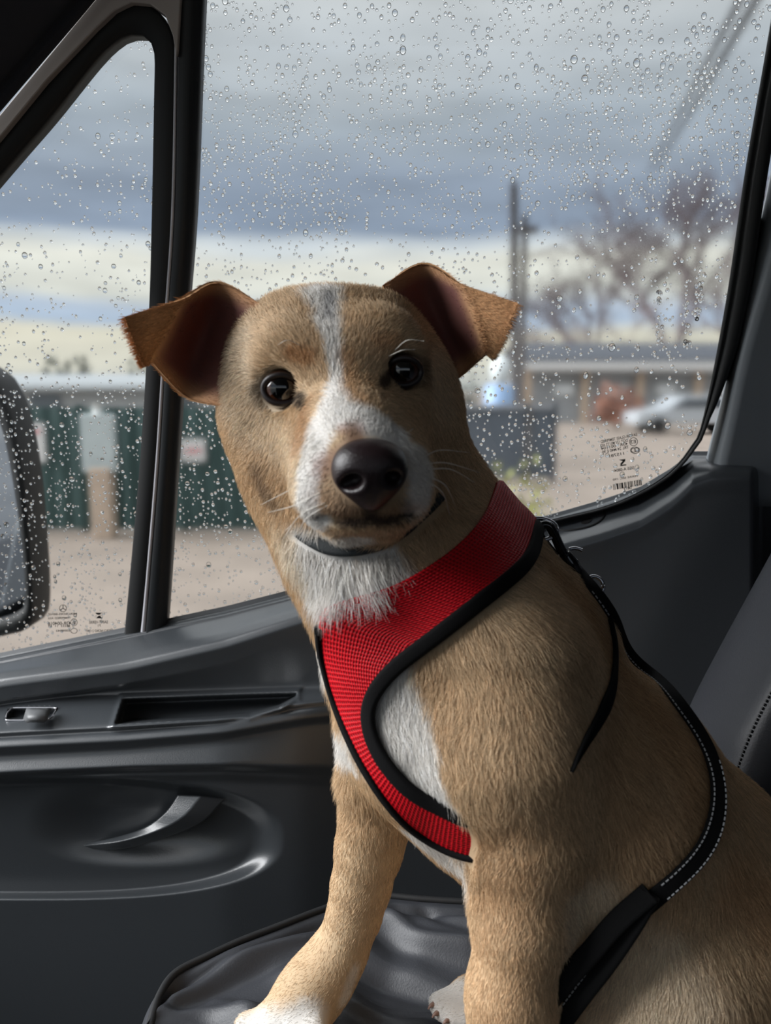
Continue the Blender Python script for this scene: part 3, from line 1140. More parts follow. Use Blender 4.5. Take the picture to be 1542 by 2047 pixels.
# far foreleg
D.chain([(775, 1420, .52, 90), (757, 1560, .53, 68), (750, 1640, .532, 64), (737, 1700, .535, 60), (722, 1770, .538, 53), (708, 1830, .54, 48), (686, 1890, .54, 46), (652, 1945, .535, 50)], .012, 'leg')
D.chain([(652, 1945, .535, 50), (612, 1995, .525, 52), (572, 2042, .515, 52)], .02, 'leg')
for (x0, y0, x1, y1, Yt, r_) in ((560, 2035, 495, 2052, .512, 27), (575, 2050, 530, 2075, .500, 27), (600, 2045, 592, 2075, .495, 26), (622, 2030, 632, 2060, .497, 24)):
    D.cone((x0, y0, .515, 30), (x1, y1, Yt, r_), .008, 'leg')
# hind leg: thigh, stifle, shank, foot ; far hind foot between the forelegs
D.cone((1440, 1880, .52, 190), (1330, 1990, .475, 135), .04, 'thigh')
D.cone((1330, 1990, .475, 135), (1270, 2120, .45, 120), .04, 'thigh')
D.cone((1270, 2120, .45, 95), (1420, 2270, .48, 70), .03, 'thigh')
D.cone((1400, 2270, .47, 55), (1200, 2330, .43, 50), .02, 'thigh')
D.cone((1180, 1960, .548, 80), (1030, 2005, .550, 48), .03, 'hind')
D.cone((1030, 2002, .550, 46), (942, 1998, .548, 45), .02, 'hind')
for (x0, y0, x1, y1, Yt, r_) in ((936, 1986, 878, 2004, .541, 20), (936, 2004, 886, 2020, .536, 20), (942, 2018, 906, 2034, .531, 20), (958, 2026, 932, 2040, .529, 18)):
    D.cone((x0, y0, .545, 27), (x1, y1, Yt, r_), .005, 'hind')
D.cone((1130, 1900, .50, 55), (1120, 2060, .49, 60), .03, 'hind')
# head
ROLL_ = math.radians(8)
D.ell((668, 756, .535), (210, 168, 170), ROLL_, .03, 'head')
D.cone((590, 704, .535, 82), (752, 684, .54, 76), .03, 'head')
D.cone((560, 850, .525, 108), (610, 950, .515, 96), .03, 'head')
D.cone((610, 950, .515, 96), (660, 1030, .495, 78), .03, 'head')
D.cone((800, 810, .535, 104), (800, 900, .53, 86), .03, 'head')
D.cone((800, 900, .53, 84), (770, 1000, .50, 70), .03, 'head')
D.ell((600, 716, .484), (70, 54, 50), .2, .03, 'head')
D.ell((765, 690, .488), (66, 52, 50), .1, .03, 'head')
D.chain([(688, 790, .480, 72), (712, 870, .446, 68), (728, 905, .428, 66)], .025, 'head')        # bridge
D.cone((640, 860, .488, 70), (672, 955, .443, 80), .025, 'head')          # left cheek of muzzle
D.cone((770, 840, .49, 66), (783, 950, .445, 74), .025, 'head')
D.ell((668, 985, .430), (74, 70, 58), .1, .018, 'head')                   # flews
D.ell((795, 975, .432), (62, 74, 58), .0, .018, 'head')
D.ell((730, 1000, .424), (60, 50, 48), 0, .016, 'head')
D.cone((700, 1035, .450, 46), (765, 1040, .446, 40), .012, 'head')         # chin
# mouth line and philtrum
mouth = [(628, 1018, .428), (655, 1040, .417), (700, 1047, .409), (740, 1043, .406), (785, 1042, .412), (830, 1025, .424)]
for a, b in zip(mouth[:-1], mouth[1:]):
    D.cone((*a, 8), (*b, 8), .006, 'mouthcut')
    D.p[-1]['sub'] = True
D.p[-1]['sub'] = True
# eye sockets
e0, _ = D.march(np.array([563., 808.]), np.array([777., 742.]))
EYES = []
for (px, py, rp), e in zip(((563, 777, 42), (808, 742, 40)), e0):
    r = pxr(e, rp)
    rd = (e - CAM) / np.linalg.norm(e - CAM)
    EYES.append((e + rd * r * .70, r, rd))
    D.p.append(dict(t='e', c=e + rd * r * .40, R=np.eye(3), r=np.array([r * .98] * 3), k=.007, tag='socket', sub=True))

dlo = np.array([-0.16, 0.30, 1.03]); dhi = np.array([0.36, 0.72, 1.79])
VOX = 0.0027
Fg, _ax = D.grid(dlo, dhi, VOX)
ZS = float(P(560, 2085, .512)[2]) - .006
Fg = np.maximum(Fg, (ZS + .001 - _ax[2]).astype(np.float32)[None, None, :])   # rests on the cushion
DV, DQ = surface_nets(Fg, dlo, VOX)
# clean: keep as is, relax slightly
DV = DV.astype(np.float32)
dog = empty('dog', P(1000, 2040, .52))
tag(dog, 'tan and white dog with folded ears sitting on the black seat, looking at the camera', 'dog')


def surf(px, py, tags=None):
    p, ok = D.march(np.array([float(px)]), np.array([float(py)]), tags)
    return p[0]


# ---- coat pattern (coat colours, plus painted shade in the cheek crease; blobs and strokes placed on the body)
TAN = np.array(s2l(212, 185, 150)[:3]); TAN_D = np.array(s2l(192, 157, 118)[:3]); CREAM = np.array(s2l(230, 212, 186)[:3])
WHITE = np.array(s2l(236, 232, 226)[:3]); RUST = np.array(s2l(186, 136, 90)[:3]); BROWN = np.array(s2l(112, 84, 62)[:3])
PINK = np.array(s2l(150, 105, 96)[:3]); DARK = np.array(s2l(48, 36, 32)[:3]); BACK = np.array(s2l(178, 143, 106)[:3])
STROKES = []


def stroke(pts, rpx, col, amt=1.0, soft=.5, tags=None):
    ps = [surf(x, y, tags) for x, y in pts]
    rr = [pxr(p, r) for p, r in zip(ps, np.broadcast_to(rpx, (len(ps),)))]
    STROKES.append((np.array(ps), np.array(rr), col, amt, soft))


# back and flank darker / richer
stroke([(1110, 1150), (1210, 1290), (1300, 1420), (1400, 1560)], [70, 75, 80, 90], BACK, .8, .9)
stroke([(1250, 1500), (1330, 1640)], [130, 140], BACK, .5, .9)
stroke([(1480, 1760), (1530, 1800)], [90, 90], RUST, .4, .9)
stroke([(1150, 1330), (1140, 1440)], [50, 50], BROWN, .25, .9)
stroke([(1010, 1700), (1010, 1900), (1000, 2040)], [95, 90, 90], RUST, .22, .9)
# belly / groin / thigh pale
stroke([(1180, 1800), (1160, 1950), (1130, 2040)], [80, 80, 80], CREAM, .9, .7)
stroke([(1300, 1960), (1340, 2040)], [130, 140], CREAM, .9, .8)
stroke([(1230, 1830), (1300, 1870)], [60, 60], CREAM, .6, .9)
# white chest
stroke([(790, 1390), (820, 1460), (850, 1540), (900, 1600)], [62, 58, 48, 40], WHITE, 1, .35, ('torso',))
stroke([(655, 1290), (668, 1400), (690, 1480), (705, 1520)], [40, 46, 42, 22], WHITE, 1, .4)
stroke([(740, 1300), (720, 1420), (800, 1560)], [90, 80, 60], WHITE, 1, .4)
stroke([(835, 1670), (890, 1700), (930, 1730)], [50, 70, 65], WHITE, 1, .4, ('torso',))
# ruff / throat
stroke([(600, 1090), (650, 1150), (720, 1180)], [60, 75, 75], WHITE, 1, .45)
stroke([(760, 1120), (790, 1170)], [50, 45], WHITE, .9, .5)
stroke([(560, 1060), (590, 1130)], [40, 40], CREAM, .7, .6)
# paws
stroke([(500, 2060), (560, 2060), (620, 2035)], [48, 45, 40], WHITE, 1, .9)
stroke([(712, 1935), (692, 1995)], [14, 20], WHITE, .6, .9)
stroke([(880, 2005), (930, 2010)], [60, 60], WHITE, 1, .6, ('hind',))
# face: pale base, blaze, muzzle
stroke([(480, 700), (490, 800), (560, 880), (590, 960)], [70, 80, 60, 60], CREAM, .75, .8)
stroke([(870, 720), (880, 800)], [50, 50], CREAM, .25, .8)
stroke([(645, 585), (655, 640), (665, 690), (672, 740), (668, 790)], [44, 32, 20, 15, 24], WHITE, 1, .6)
stroke([(660, 600), (660, 640)], [14, 12], np.array(s2l(150, 150, 152)[:3]), .7, .9)
stroke([(670, 800), (645, 850), (625, 910), (615, 975), (625, 1040)], [36, 46, 38, 30, 40], WHITE, 1, .45)
stroke([(700, 825), (745, 845), (790, 870)], [40, 36, 36], WHITE, 1, .5)
stroke([(830, 900), (845, 960), (835, 1010)], [36, 40, 40], WHITE, .9, .5)
stroke([(690, 860), (715, 860), (700, 900), (650, 930)], [16, 20, 26, 30], PINK, .55, .9)
stroke([(705, 850), (708, 885)], [13, 18], BROWN, .65, .9)
stroke([(650, 990), (690, 1010)], [45, 45], PINK, .22, .9)
stroke([(690, 1030), (740, 1022), (800, 1020)], [34, 38, 34], BROWN, .7, .9)
stroke([(640, 1070), (720, 1075)], [40, 30], WHITE, .9, .5)
# shade of the cheek crease painted in brown; then brows, eye rims
stroke([(518, 930), (535, 975), (560, 1000)], [20, 20, 14], BROWN, .5, 1.0)
stroke([(590, 712), (620, 722)], [24, 20], RUST, .8, .9)
stroke([(760, 690), (790, 690)], [24, 20], RUST, .5, .9)
stroke([(690, 720), (700, 780), (720, 800)], [20, 22, 26], RUST, .35, .9)
stroke([(622, 800), (600, 880)], [20, 40], RUST, .35, .9)
for (x, y, r_) in ((563, 777, 44), (808, 742, 44)):
    stroke([(x - 2, y)], [r_ + 4], DARK, .9, .5)
stroke([(592, 788), (606, 796), (616, 802)], [20, 12, 6], DARK, .9, .6)
stroke([(782, 754), (768, 766), (756, 774)], [20, 13, 7], DARK, .9, .6)
stroke([(672, 1044), (700, 1042), (745, 1038), (795, 1036), (826, 1026)], [6, 11, 14, 13, 6], DARK, .92, .6)
stroke([(742, 1012), (742, 1030)], [24, 20], DARK, .8, .8)


def coat(X):
    X = np.asarray(X, float)
    c = np.tile(TAN, (len(X), 1))
    n1 = vnoise(X[:, 0] * 60 + X[:, 1] * 23, X[:, 2] * 60 + X[:, 1] * 31, 21)[:, None]
    c = c * (1 - .35 * n1) + TAN_D * .35 * n1
    for ps, rr, col, amt, soft in STROKES:
        if len(ps) == 1:
            d = np.linalg.norm(X - ps[0], axis=1) / rr[0]
        else:
            d = np.full(len(X), 9.0)
            for a, b, ra, rb in zip(ps[:-1], ps[1:], rr[:-1], rr[1:]):
                ba = b - a
                h = np.clip(((X - a) @ ba) / max(ba @ ba, 1e-9), 0, 1)
                d = np.minimum(d, np.linalg.norm(X - a - h[:, None] * ba, axis=1) / (ra + (rb - ra) * h))
        d = d + (vnoise(X[:, 0] * 220, X[:, 2] * 220 + X[:, 1] * 90, 33) - .5) * .28
        w = (1 - smooth01(1 - soft * .75, 1 + soft * .35, d))[:, None] * amt
        c = c * (1 - w) + col * w
    return c


def fur_mat(name, attr, rough=.55):
    m = bpy.data.materials.new(name)
    m.use_nodes = True
    t = m.node_tree
    b = t.nodes['Principled BSDF']
    a = N(t, 'ShaderNodeAttribute'); a.attribute_name = attr
    L(t, a.outputs['Color'], b.inputs['Base Color'])
    b.inputs['Roughness'].default_value = rough
    b.inputs['Specular IOR Level'].default_value = .25
    return m


M['skin'] = fur_mat('dog_coat_skin', 'coat', .8)
M['fur'] = fur_mat('dog_coat_hair', 'coat', .5)
body = child(fast_mesh('body', DV, DQ, M['skin']), dog)
at = body.data.attributes.new('coat', 'FLOAT_COLOR', 'POINT')
cc = coat(DV)
at.data.foreach_set('color', np.hstack([cc * .8, np.ones((len(cc), 1))]).astype(np.float32).ravel())

# ---- ears
def ear(name, rows, label=None):
    rows = np.array(rows, float)                       # (4 rows, 4 cols, px py Y)
    W3 = P(rows[..., 0], rows[..., 1], rows[..., 2])
    NU, NVv = 40, 36
    t1 = np.stack([catmull(W3[i, :3], 28) for i in range(4)])
    t2 = np.stack([catmull(W3[i, 2:], 16)[1:] for i in range(4)])
    # flap bows a little
    rowsu = np.concatenate([t1, t2], 1)
    nu = rowsu.shape[1]
    gr = np.stack([catmull(rowsu[:, j], NVv) for j in range(nu)], 0)   # nu x NV x 3
    # round the corner of fold
    for _ in range(2):
        gr[1:-1] = .25 * gr[:-2] + .5 * gr[1:-1] + .25 * gr[2:]
    return gr


EL = ear('ear', [[(520, 606, .515), (436, 566, .527), (370, 597, .508), (249, 633, .486)],
                 [(495, 660, .512), (418, 640, .545), (348, 640, .506), (262, 668, .485)],
                 [(470, 725, .508), (392, 712, .543), (323, 688, .504), (276, 700, .486)],
                 [(448, 812, .503), (372, 792, .52), (304, 724, .501), (292, 733, .488)]])
ER = ear('ear', [[(765, 570, .533), (845, 528, .545), (916, 566, .525), (1036, 606, .508)],
                 [(800, 630, .525), (862, 606, .562), (940, 620, .519), (1020, 640, .507)],
                 [(850, 700, .52), (896, 680, .555), (957, 668, .515), (1000, 682, .510)],
                 [(906, 772, .522), (930, 742, .535), (970, 708, .512), (979, 713, .511)]])
EARIN = np.array(s2l(122, 82, 76)[:3]); EAROUT = np.array(s2l(210, 162, 116)[:3]); EARTIP = np.array(s2l(182, 130, 86)[:3])


def ear_mat():
    m = fur_mat('ear_skin', 'coat', .7)
    t = m.node_tree
    b = t.nodes['Principled BSDF']
    tl = N(t, 'ShaderNodeBsdfTranslucent'); tl.inputs['Color'].default_value = (.5, .2, .11, 1)
    mx = N(t, 'ShaderNodeMixShader'); mx.inputs[0].default_value = .14
    L(t, b.outputs[0], mx.inputs[1]); L(t, tl.outputs[0], mx.inputs[2])
    L(t, mx.outputs[0], t.nodes['Material Output'].inputs['Surface'])
    return m


M['ear'] = ear_mat()
EARS = []
for gr in (EL, ER):
    nu, nv = gr.shape[:2]
    du = np.gradient(gr, axis=0); dv = np.gradient(gr, axis=1)
    n = np.cross(du, dv); n /= np.linalg.norm(n, axis=2)[..., None] + 1e-9
    if n[nu // 3, nv // 2] @ (CAM - gr[nu // 3, nv // 2]) < 0:
        n = -n
    th = .0022
    front = gr; back = gr - n * th
    VV = np.concatenate([front.reshape(-1, 3), back.reshape(-1, 3)])
    I = np.arange(nu * nv).reshape(nu, nv)
    q1 = np.stack([I[:-1, :-1], I[1:, :-1], I[1:, 1:], I[:-1, 1:]], -1).reshape(-1, 4)
    q2 = q1[:, ::-1] + nu * nv
    rim = np.concatenate([I[:, 0], I[-1, 1:], I[::-1, -1][1:], I[0, ::-1][1:-1]])
    r2 = np.roll(rim, -1)
    q3 = np.stack([rim, r2, r2 + nu * nv, rim + nu * nv], 1)
    o = child(fast_mesh('ear', VV, np.vstack([q1, q2, q3]), M['ear']), dog)
    bm_flip = n[nu // 3, nv // 2] @ np.cross(du[nu // 3, nv // 2], dv[nu // 3, nv // 2]) < 0
    if bm_flip:
        o.data.flip_normals()
    u = np.linspace(0, 1, nu)[:, None] * np.ones((1, nv)); v = np.linspace(0, 1, nv)[None] * np.ones((nu, 1))
    fold = 27 / (nu - 1)
    isflap = smooth01(fold - .02, fold + .02, u)
    edge = np.maximum(smooth01(.16, .0, v), smooth01(.80, 1.0, v)) * (1 - isflap)
    near_head = smooth01(.25, .0, u)
    cf = EARIN[None, None] * np.ones((nu, nv, 1))
    cf = cf * (1 - .75 * edge[..., None]) + EAROUT * .75 * edge[..., None]
    rimf = smooth01(fold - .09, fold, u)[..., None] * .5
    cf = cf * (1 - rimf) + EAROUT * rimf
    cf = cf * (1 - isflap[..., None]) + EAROUT * isflap[..., None]
    tipf = (smooth01(.85, 1, u) * isflap)[..., None] * .6
    cf = cf * (1 - tipf) + EARTIP * tipf
    cb = EAROUT[None, None] * np.ones((nu, nv, 1))
    ca = np.concatenate([cf.reshape(-1, 3), cb.reshape(-1, 3)])
    a = o.data.attributes.new('coat', 'FLOAT_COLOR', 'POINT')
    a.data.foreach_set('color', np.hstack([ca, np.ones((len(ca), 1))]).astype(np.float32).ravel())
    EARS.append(dict(front=front, back=back, n=n, cf=cf, flap=isflap, du=du, dv=dv, u=u, v=v, edge=edge, obj=o))

# ---- eyes
def eye_mat():
    m = bpy.data.materials.new('dog_eye')
    m.use_nodes = True
    t = m.node_tree
    b = t.nodes['Principled BSDF']
    co = N(t, 'ShaderNodeTexCoord')
    sp = N(t, 'ShaderNodeSeparateXYZ'); L(t, co.outputs['Object'], sp.inputs[0])
    rm = N(t, 'ShaderNodeValToRGB'); L(t, sp.outputs['Z'], rm.inputs[0])
    e = rm.color_ramp.elements
    e[0].position = .0; e[0].color = s2l(120, 105, 95)
    e[1].position = .35; e[1].color = s2l(26, 16, 12)
    for p_, c_ in ((.62, s2l(58, 30, 18)), (.80, s2l(70, 38, 22)), (.86, s2l(8, 6, 6)), (1.0, s2l(4, 4, 4))):
        k = e.new(p_); k.color = c_
    L(t, rm.outputs[0], b.inputs['Base Color'])
    b.inputs['Roughness'].default_value = .06
    b.inputs['Coat Weight'].default_value = 1.0
    b.inputs['Coat Roughness'].default_value = .02
    return m


M['eye'] = eye_mat()
M['lid'] = mat('dark_eyelid', s2l(30, 22, 22), .45)
for (c, r, rd) in EYES:
    us, vs_ = 24, 32
    v = [(0, 0, 1)]
    for i in range(1, us):
        th = math.pi * i / us
        for j in range(vs_):
            v.append((math.sin(th) * math.cos(2 * math.pi * j / vs_), math.sin(th) * math.sin(2 * math.pi * j / vs_), math.cos(th)))
    v.append((0, 0, -1))
    f = [(0, 1 + j, 1 + (j + 1) % vs_) for j in range(vs_)]
    for i in range(us - 2):
        for j in range(vs_):
            a = 1 + i * vs_ + j; b = 1 + i * vs_ + (j + 1) % vs_
            f.append((a, a + vs_, b + vs_, b))
    l = len(v) - 1
    f += [(l, 1 + (us - 2) * vs_ + (j + 1) % vs_, 1 + (us - 2) * vs_ + j) for j in range(vs_)]
    o = link_mesh('eye', v, f, M['eye'])
    rot = Vector(-rd).to_track_quat('Z', 'Y')
    o.scale = (r * .96,) * 3
    o.rotation_mode = 'QUATERNION'; o.rotation_quaternion = rot
    o.location = c
    child(o, dog)
    # eyelid rim: an almond ring hugging the ball
    ex = np.cross(rd, [0, 0, 1]); ex /= np.linalg.norm(ex)
    ez = np.cross(ex, rd)
    sgnx = 1 if c[0] < 0 else -1
    pth = []
    for a in np.linspace(0, 2 * math.pi, 40, endpoint=False):
        x = math.cos(a) * (.88 + .16 * max(0, math.cos(a) * sgnx * (1 if sgnx > 0 else 1)) ** 4)
        z = math.sin(a) * (.66 if math.sin(a) > 0 else .72) * (1 - .22 * max(0, math.cos(a) * sgnx) ** 3)
        rr = min(.99, math.hypot(x, z))
        zz = math.sqrt(max(0, 1.02 - rr * rr)) + .03
        pth.append(c + r * (ex * x * .98 + ez * z * .98 - rd * max(zz, .30)))
    pth.append(pth[0]); pth.append(pth[1])
    g = Geo(); g.tube(pth, r * .15, 8)
    g.build('eyelid', M['lid'], dog, smooth=True)

# ---- nose leather
NF = Field()
nt_ = surf(735, 935)
YN = float(nt_[1])
yn = YN - .004
NF.ell((738, 928, yn), (66, 46, 44), .05, .01)
NF.ell((712, 952, yn + .002), (40, 38, 40), .2, .012)
NF.ell((772, 945, yn + .003), (34, 38, 38), -.1, .012)
NF.ell((742, 985, yn + .005), (26, 34, 32), 0, .012)
NF.ell((740, 915, yn + .012), (58, 32, 44), .05, .01)
NF.ell((703, 966, yn - .0125), (24, 18, 46), -.35, .003, sub=True)
NF.ell((688, 972, yn - .010), (12, 9, 30), .2, .003, sub=True)
NF.ell((788, 958, yn - .0115), (18, 16, 44), .35, .003, sub=True)
NF.cone((745, 955, yn - .0155, 3.5), (744, 1015, yn - .006, 3.5), .003, 'x'); NF.p[-1]['sub'] = True
nlo = P(738, 950, yn) - .042; nhi = P(738, 950, yn) + .042
Fn, _ = NF.grid(nlo, nhi, .0011)
NV_, NQ_ = surface_nets(Fn, nlo, .0011)
nm = mat('nose_leather', s2l(34, 24, 26), .30, bump=(1400, .5, .0006), noise=(60, .35))
no = child(fast_mesh('nose', NV_, NQ_, nm), dog)
no['label'] = 'dark brown moist nose'

# claws on the toes
M['claw'] = mat('claw_horn', s2l(150, 120, 108), .4)
for (x, y, Yc, dx, dy) in ((861, 2009, .537, -7, 5), (869, 2026, .532, -7, 5), (890, 2041, .527, -6, 4)):
    a = P(x + 8, y - 2, Yc); b = P(x, y + 2, Yc - .003); c_ = P(x + dx * .6, y + dy + 3, Yc - .003)
    g = Geo(); g.tube(catmull([a, b, c_], 8), np.linspace(.0024, .0006, 8), 8)
    g.build('claw', M['claw'], dog, smooth=True)

# ================================================================== HARNESS, COLLAR, LEASH
def red_mesh():
    m = bpy.data.materials.new('red_air_mesh')
    m.use_nodes = True
    t = m.node_tree
    b = t.nodes['Principled BSDF']
    uv = N(t, 'ShaderNodeUVMap')
    mpn = N(t, 'ShaderNodeMapping'); mpn.inputs['Scale'].default_value = (150, 26, 1)
    L(t, uv.outputs[0], mpn.inputs[0])
    w = N(t, 'ShaderNodeTexVoronoi'); w.inputs['Scale'].default_value = 1.0; w.inputs['Randomness'].default_value = .12
    L(t, mpn.outputs[0], w.inputs['Vector'])
    rm = N(t, 'ShaderNodeValToRGB')
    L(t, w.outputs['Distance'], rm.inputs[0])
    rm.color_ramp.elements[0].position = .12; rm.color_ramp.elements[0].color = s2l(84, 2, 10)
    rm.color_ramp.elements[1].position = .42; rm.color_ramp.elements[1].color = s2l(196, 6, 24)
    L(t, rm.outputs[0], b.inputs['Base Color'])
    bp = N(t, 'ShaderNodeBump'); bp.inputs['Strength'].default_value = .8; bp.inputs['Distance'].default_value = .0015
    L(t, w.outputs['Distance'], bp.inputs['Height']); L(t, bp.outputs[0], b.inputs['Normal'])
    b.inputs['Roughness'].default_value = .6
    b.inputs['Specular IOR Level'].default_value = .2
    return m


M['red'] = red_mesh()
M['binding'] = mat('black_binding_tape', s2l(12, 12, 13), .9, spec=.15, bump=(1200, .4, .0005))
BT = ('torso', 'neck', 'shoulder')
harness = empty('dog_harness', surf(800, 1330))
tag(harness, 'red mesh harness with black edging strapped round the tan dog', 'harness')
NUh, NVh = 90, 16
A_ = catmull([(988, 968), (962, 1035), (900, 1105), (800, 1165), (700, 1195), (653, 1212), (650, 1260), (664, 1340), (692, 1430), (735, 1525), (795, 1612), (858, 1664), (945, 1682), (1010, 1680)], NUh)
B_ = catmull([(1066, 1052), (1056, 1112), (1015, 1170), (950, 1225), (880, 1272), (830, 1305), (785, 1340), (752, 1385), (744, 1435), (760, 1492), (800, 1550), (850, 1590), (925, 1612), (990, 1615)], NUh)
tgrid = np.linspace(0, 1, NVh)
HP = A_[:, None, :] * (1 - tgrid[None, :, None]) + B_[:, None, :] * tgrid[None, :, None]
H3, ok = D.march(HP[..., 0], HP[..., 1], ('torso', 'neck'))
# points whose sight line misses the neck: take nearest body point from a seed at body depth
seed = P(HP[..., 0], HP[..., 1], np.full(HP.shape[:2], .525))
H3 = np.where(ok[..., None], H3, seed)
# smooth depth then snap out from the coat
for _ in range(3):
    H3[1:-1] = .25 * H3[:-2] + .5 * H3[1:-1] + .25 * H3[2:]
H3a, HNa = D.snap(H3, BT, off=.0045)
H3b, HNb = D.snap(H3, ('torso', 'neck'), off=.0045)
H3b = H3b + HNb * (.007 * smooth01(.84, .96, np.linspace(0, 1, NUh)))[:, None, None]
wb = smooth01(.42, .60, np.linspace(0, 1, NUh))[:, None, None]
H3 = H3a * (1 - wb) + H3b * wb; HN = HNa * (1 - wb) + HNb * wb
# carry the strap on round the far side of the neck
def walk(start, n0, axis, steps, step):
    rows = [start]; p = start; 
    for _ in range(steps):
        n = D.normal(p, BT)
        t = np.cross(axis, n); t /= np.linalg.norm(t, axis=-1)[..., None] + 1e-9
        p, _n = D.snap(p + t * step, BT, off=.0045, it=3)
        rows.append(p)
    return np.array(rows)


axis = (P(720, 900, .555) - P(850, 1190, .525)); axis /= np.linalg.norm(axis)
t_test = np.cross(axis, HN[0, NVh // 2])
sgn_ = 1.0 if t_test[1] > 0 else -1.0
ext = walk(H3[0], HN[0], axis * sgn_, 22, .011)
HG = np.concatenate([ext[:0:-1], H3], 0)
nuh = HG.shape[0]
I = np.arange(nuh * NVh).reshape(nuh, NVh)
q = np.stack([I[:-1, :-1], I[1:, :-1], I[1:, 1:], I[:-1, 1:]], -1).reshape(-1, 4)
hm = child(fast_mesh('mesh_panel', HG.reshape(-1, 3), q, M['red']), harness)
nn_ = np.array(hm.data.polygons[len(q) // 2].normal)
if nn_ @ (CAM - HG[nuh // 2, NVh // 2]) < 0:
    hm.data.flip_normals()
uvl = hm.data.uv_layers.new(name='UVMap')
arc = np.concatenate([[0], np.cumsum(np.linalg.norm(np.diff(HG[:, NVh // 2], axis=0), axis=1))]); 
uu = (arc / .40)[:, None] * np.ones((1, NVh)); vv_ = np.linspace(0, 1, NVh)[None] * (np.linalg.norm(HG[:, -1] - HG[:, 0], axis=1) / .055)[:, None]
UVv = np.stack([uu, vv_], -1).reshape(-1, 2)
li = np.empty(len(hm.data.loops), np.int32); hm.data.loops.foreach_get('vertex_index', li)
uvl.data.foreach_set('uv', UVv[li].astype(np.float32).ravel())
sd = hm.modifiers.new('thick', 'SOLIDIFY'); sd.thickness = .003; sd.offset = -1


def ribbon_tube(path, nrm, wid, thick, n=10):
    """flattened rounded band following the body"""
    path = np.asarray(path); k = len(path)
    tan = np.gradient(path, axis=0); tan /= np.linalg.norm(tan, axis=1)[:, None] + 1e-9
    side = np.cross(tan, nrm); side /= np.linalg.norm(side, axis=1)[:, None] + 1e-9
    up = np.cross(side, tan)
    wid = np.broadcast_to(np.asarray(wid, float), (k,)); vs = []
    for i in range(k):
        for j in range(n):
            a = 2 * math.pi * j / n
            ca, sa = math.cos(a), math.sin(a)
            vs.append(path[i] + side[i] * wid[i] * .5 * np.sign(ca) * abs(ca) ** .6 + up[i] * thick * .5 * np.sign(sa) * abs(sa) ** .6)
    f = grid_faces(k, n, True) + [tuple(range(n))[::-1], tuple((k - 1) * n + j for j in range(n))]
    return vs, f


for col_, w0 in ((NVh - 1, .0095), (0, .0050)):
    pth = HG[:, col_]
    pth = pth if col_ else HG[22 + 38:, 0]
    pp = pth.copy(); nn2 = D.normal(pp, ('torso', 'neck'))
    for _ in range(3):
        pp[1:-1] = .25 * pp[:-2] + .5 * pp[1:-1] + .25 * pp[2:]
    g = Geo(); g.add(*ribbon_tube(pp, nn2, w0, .0046))
    g.build('black_edging', M['binding'], harness, smooth=True)
# lower end edging of the chest strap
def on_body(pxs, n, off, tags=None):
    c = catmull(pxs, n)
    p, ok = D.march(c[:, 0], c[:, 1], tags)
    p = np.where(ok[:, None], p, P(c[:, 0], c[:, 1], np.full(n, .55)))
    p, nn = D.snap(p, tags, off=off, it=3)
    return p, nn


# girth strap behind the elbow
gp, gn = on_body([(1196, 1180), (1212, 1240), (1222, 1300), (1217, 1370), (1196, 1425), (1160, 1490), (1135, 1540)], 40, .003)
g = Geo(); g.add(*ribbon_tube(gp, gn, np.interp(np.linspace(0, 1, 40), [0, .4, .62, .8, 1], [.004, .004, .010, .006, .0008]), .003))
g.build('girth_strap', M['binding'], harness, smooth=True)
# D ring at the withers
rc = surf(1062, 1062)
rc = np.array(P(1076, 1058, .54))
g = Geo(); g.tube([rc + np.array([.010 * math.cos(a) * 1.3, .004 * math.sin(a), .007 * math.sin(a)]) for a in np.linspace(0, 2 * math.pi, 24)], .0016, 8)
g.build('harness_ring', M['chrome'], harness, smooth=True)

collar_p, collar_n = on_body([(600, 1060), (632, 1082), (668, 1098), (712, 1101), (760, 1090), (800, 1066), (836, 1036), (856, 1016), (872, 998)], 60, .0055, ('neck',))
collar_p, collar_n = D.snap(collar_p, ('neck',), .0055)
for _ in range(4):
    collar_p[1:-1] = .25 * collar_p[:-2] + .5 * collar_p[1:-1] + .25 * collar_p[2:]
g = Geo(); g.add(*ribbon_tube(collar_p, collar_n, .0085, .003))
col_o = g.build('dog_collar', mat('dark_collar_webbing', s2l(34, 39, 41), .6, bump=(900, .3, .0005)), smooth=True)
tag(col_o, 'dark slate coloured collar under the chin of the tan dog', 'collar')

# leash
M['strap'] = mat('black_webbing', s2l(10, 10, 11), .85, spec=.2, bump=(1300, .5, .0006))
M['stitch'] = mat('pale_thread', s2l(170, 172, 175), .6)
M['black_metal'] = mat('black_enamel_metal', s2l(14, 14, 15), .18, metal=.3, coat=.8)
leash = empty('dog_leash', P(1200, 1190, .54))
tag(leash, 'black webbing leash with pale stitching lying along the back of the dog', 'leash')
lp, ln_ = on_body([(1148, 1136), (1172, 1178), (1206, 1224), (1250, 1284), (1296, 1344), (1346, 1412), (1390, 1474), (1418, 1540), (1424, 1610), (1405, 1680), (1360, 1735), (1300, 1785), (1240, 1835)], 110, .005)
for _ in range(30):
    lp[1:-1] = .25 * lp[:-2] + .5 * lp[1:-1] + .25 * lp[2:]
tl_ = np.linspace(0, 1, 110)
lw_ = np.interp(tl_, [0, .25, .5, .7, .85, 1], [.007, .008, .009, .012, .011, .013])
facing = (CAM - lp); facing /= np.linalg.norm(facing, axis=1)[:, None]
wf = np.interp(tl_, [0, .4, .6], [.8, .75, .45])[:, None]; lp = lp + facing * (.006 * (1 - tl_) ** .5)[:, None]
ln_ = ln_ * (1 - wf) + facing * wf; ln_ /= np.linalg.norm(ln_, axis=1)[:, None]
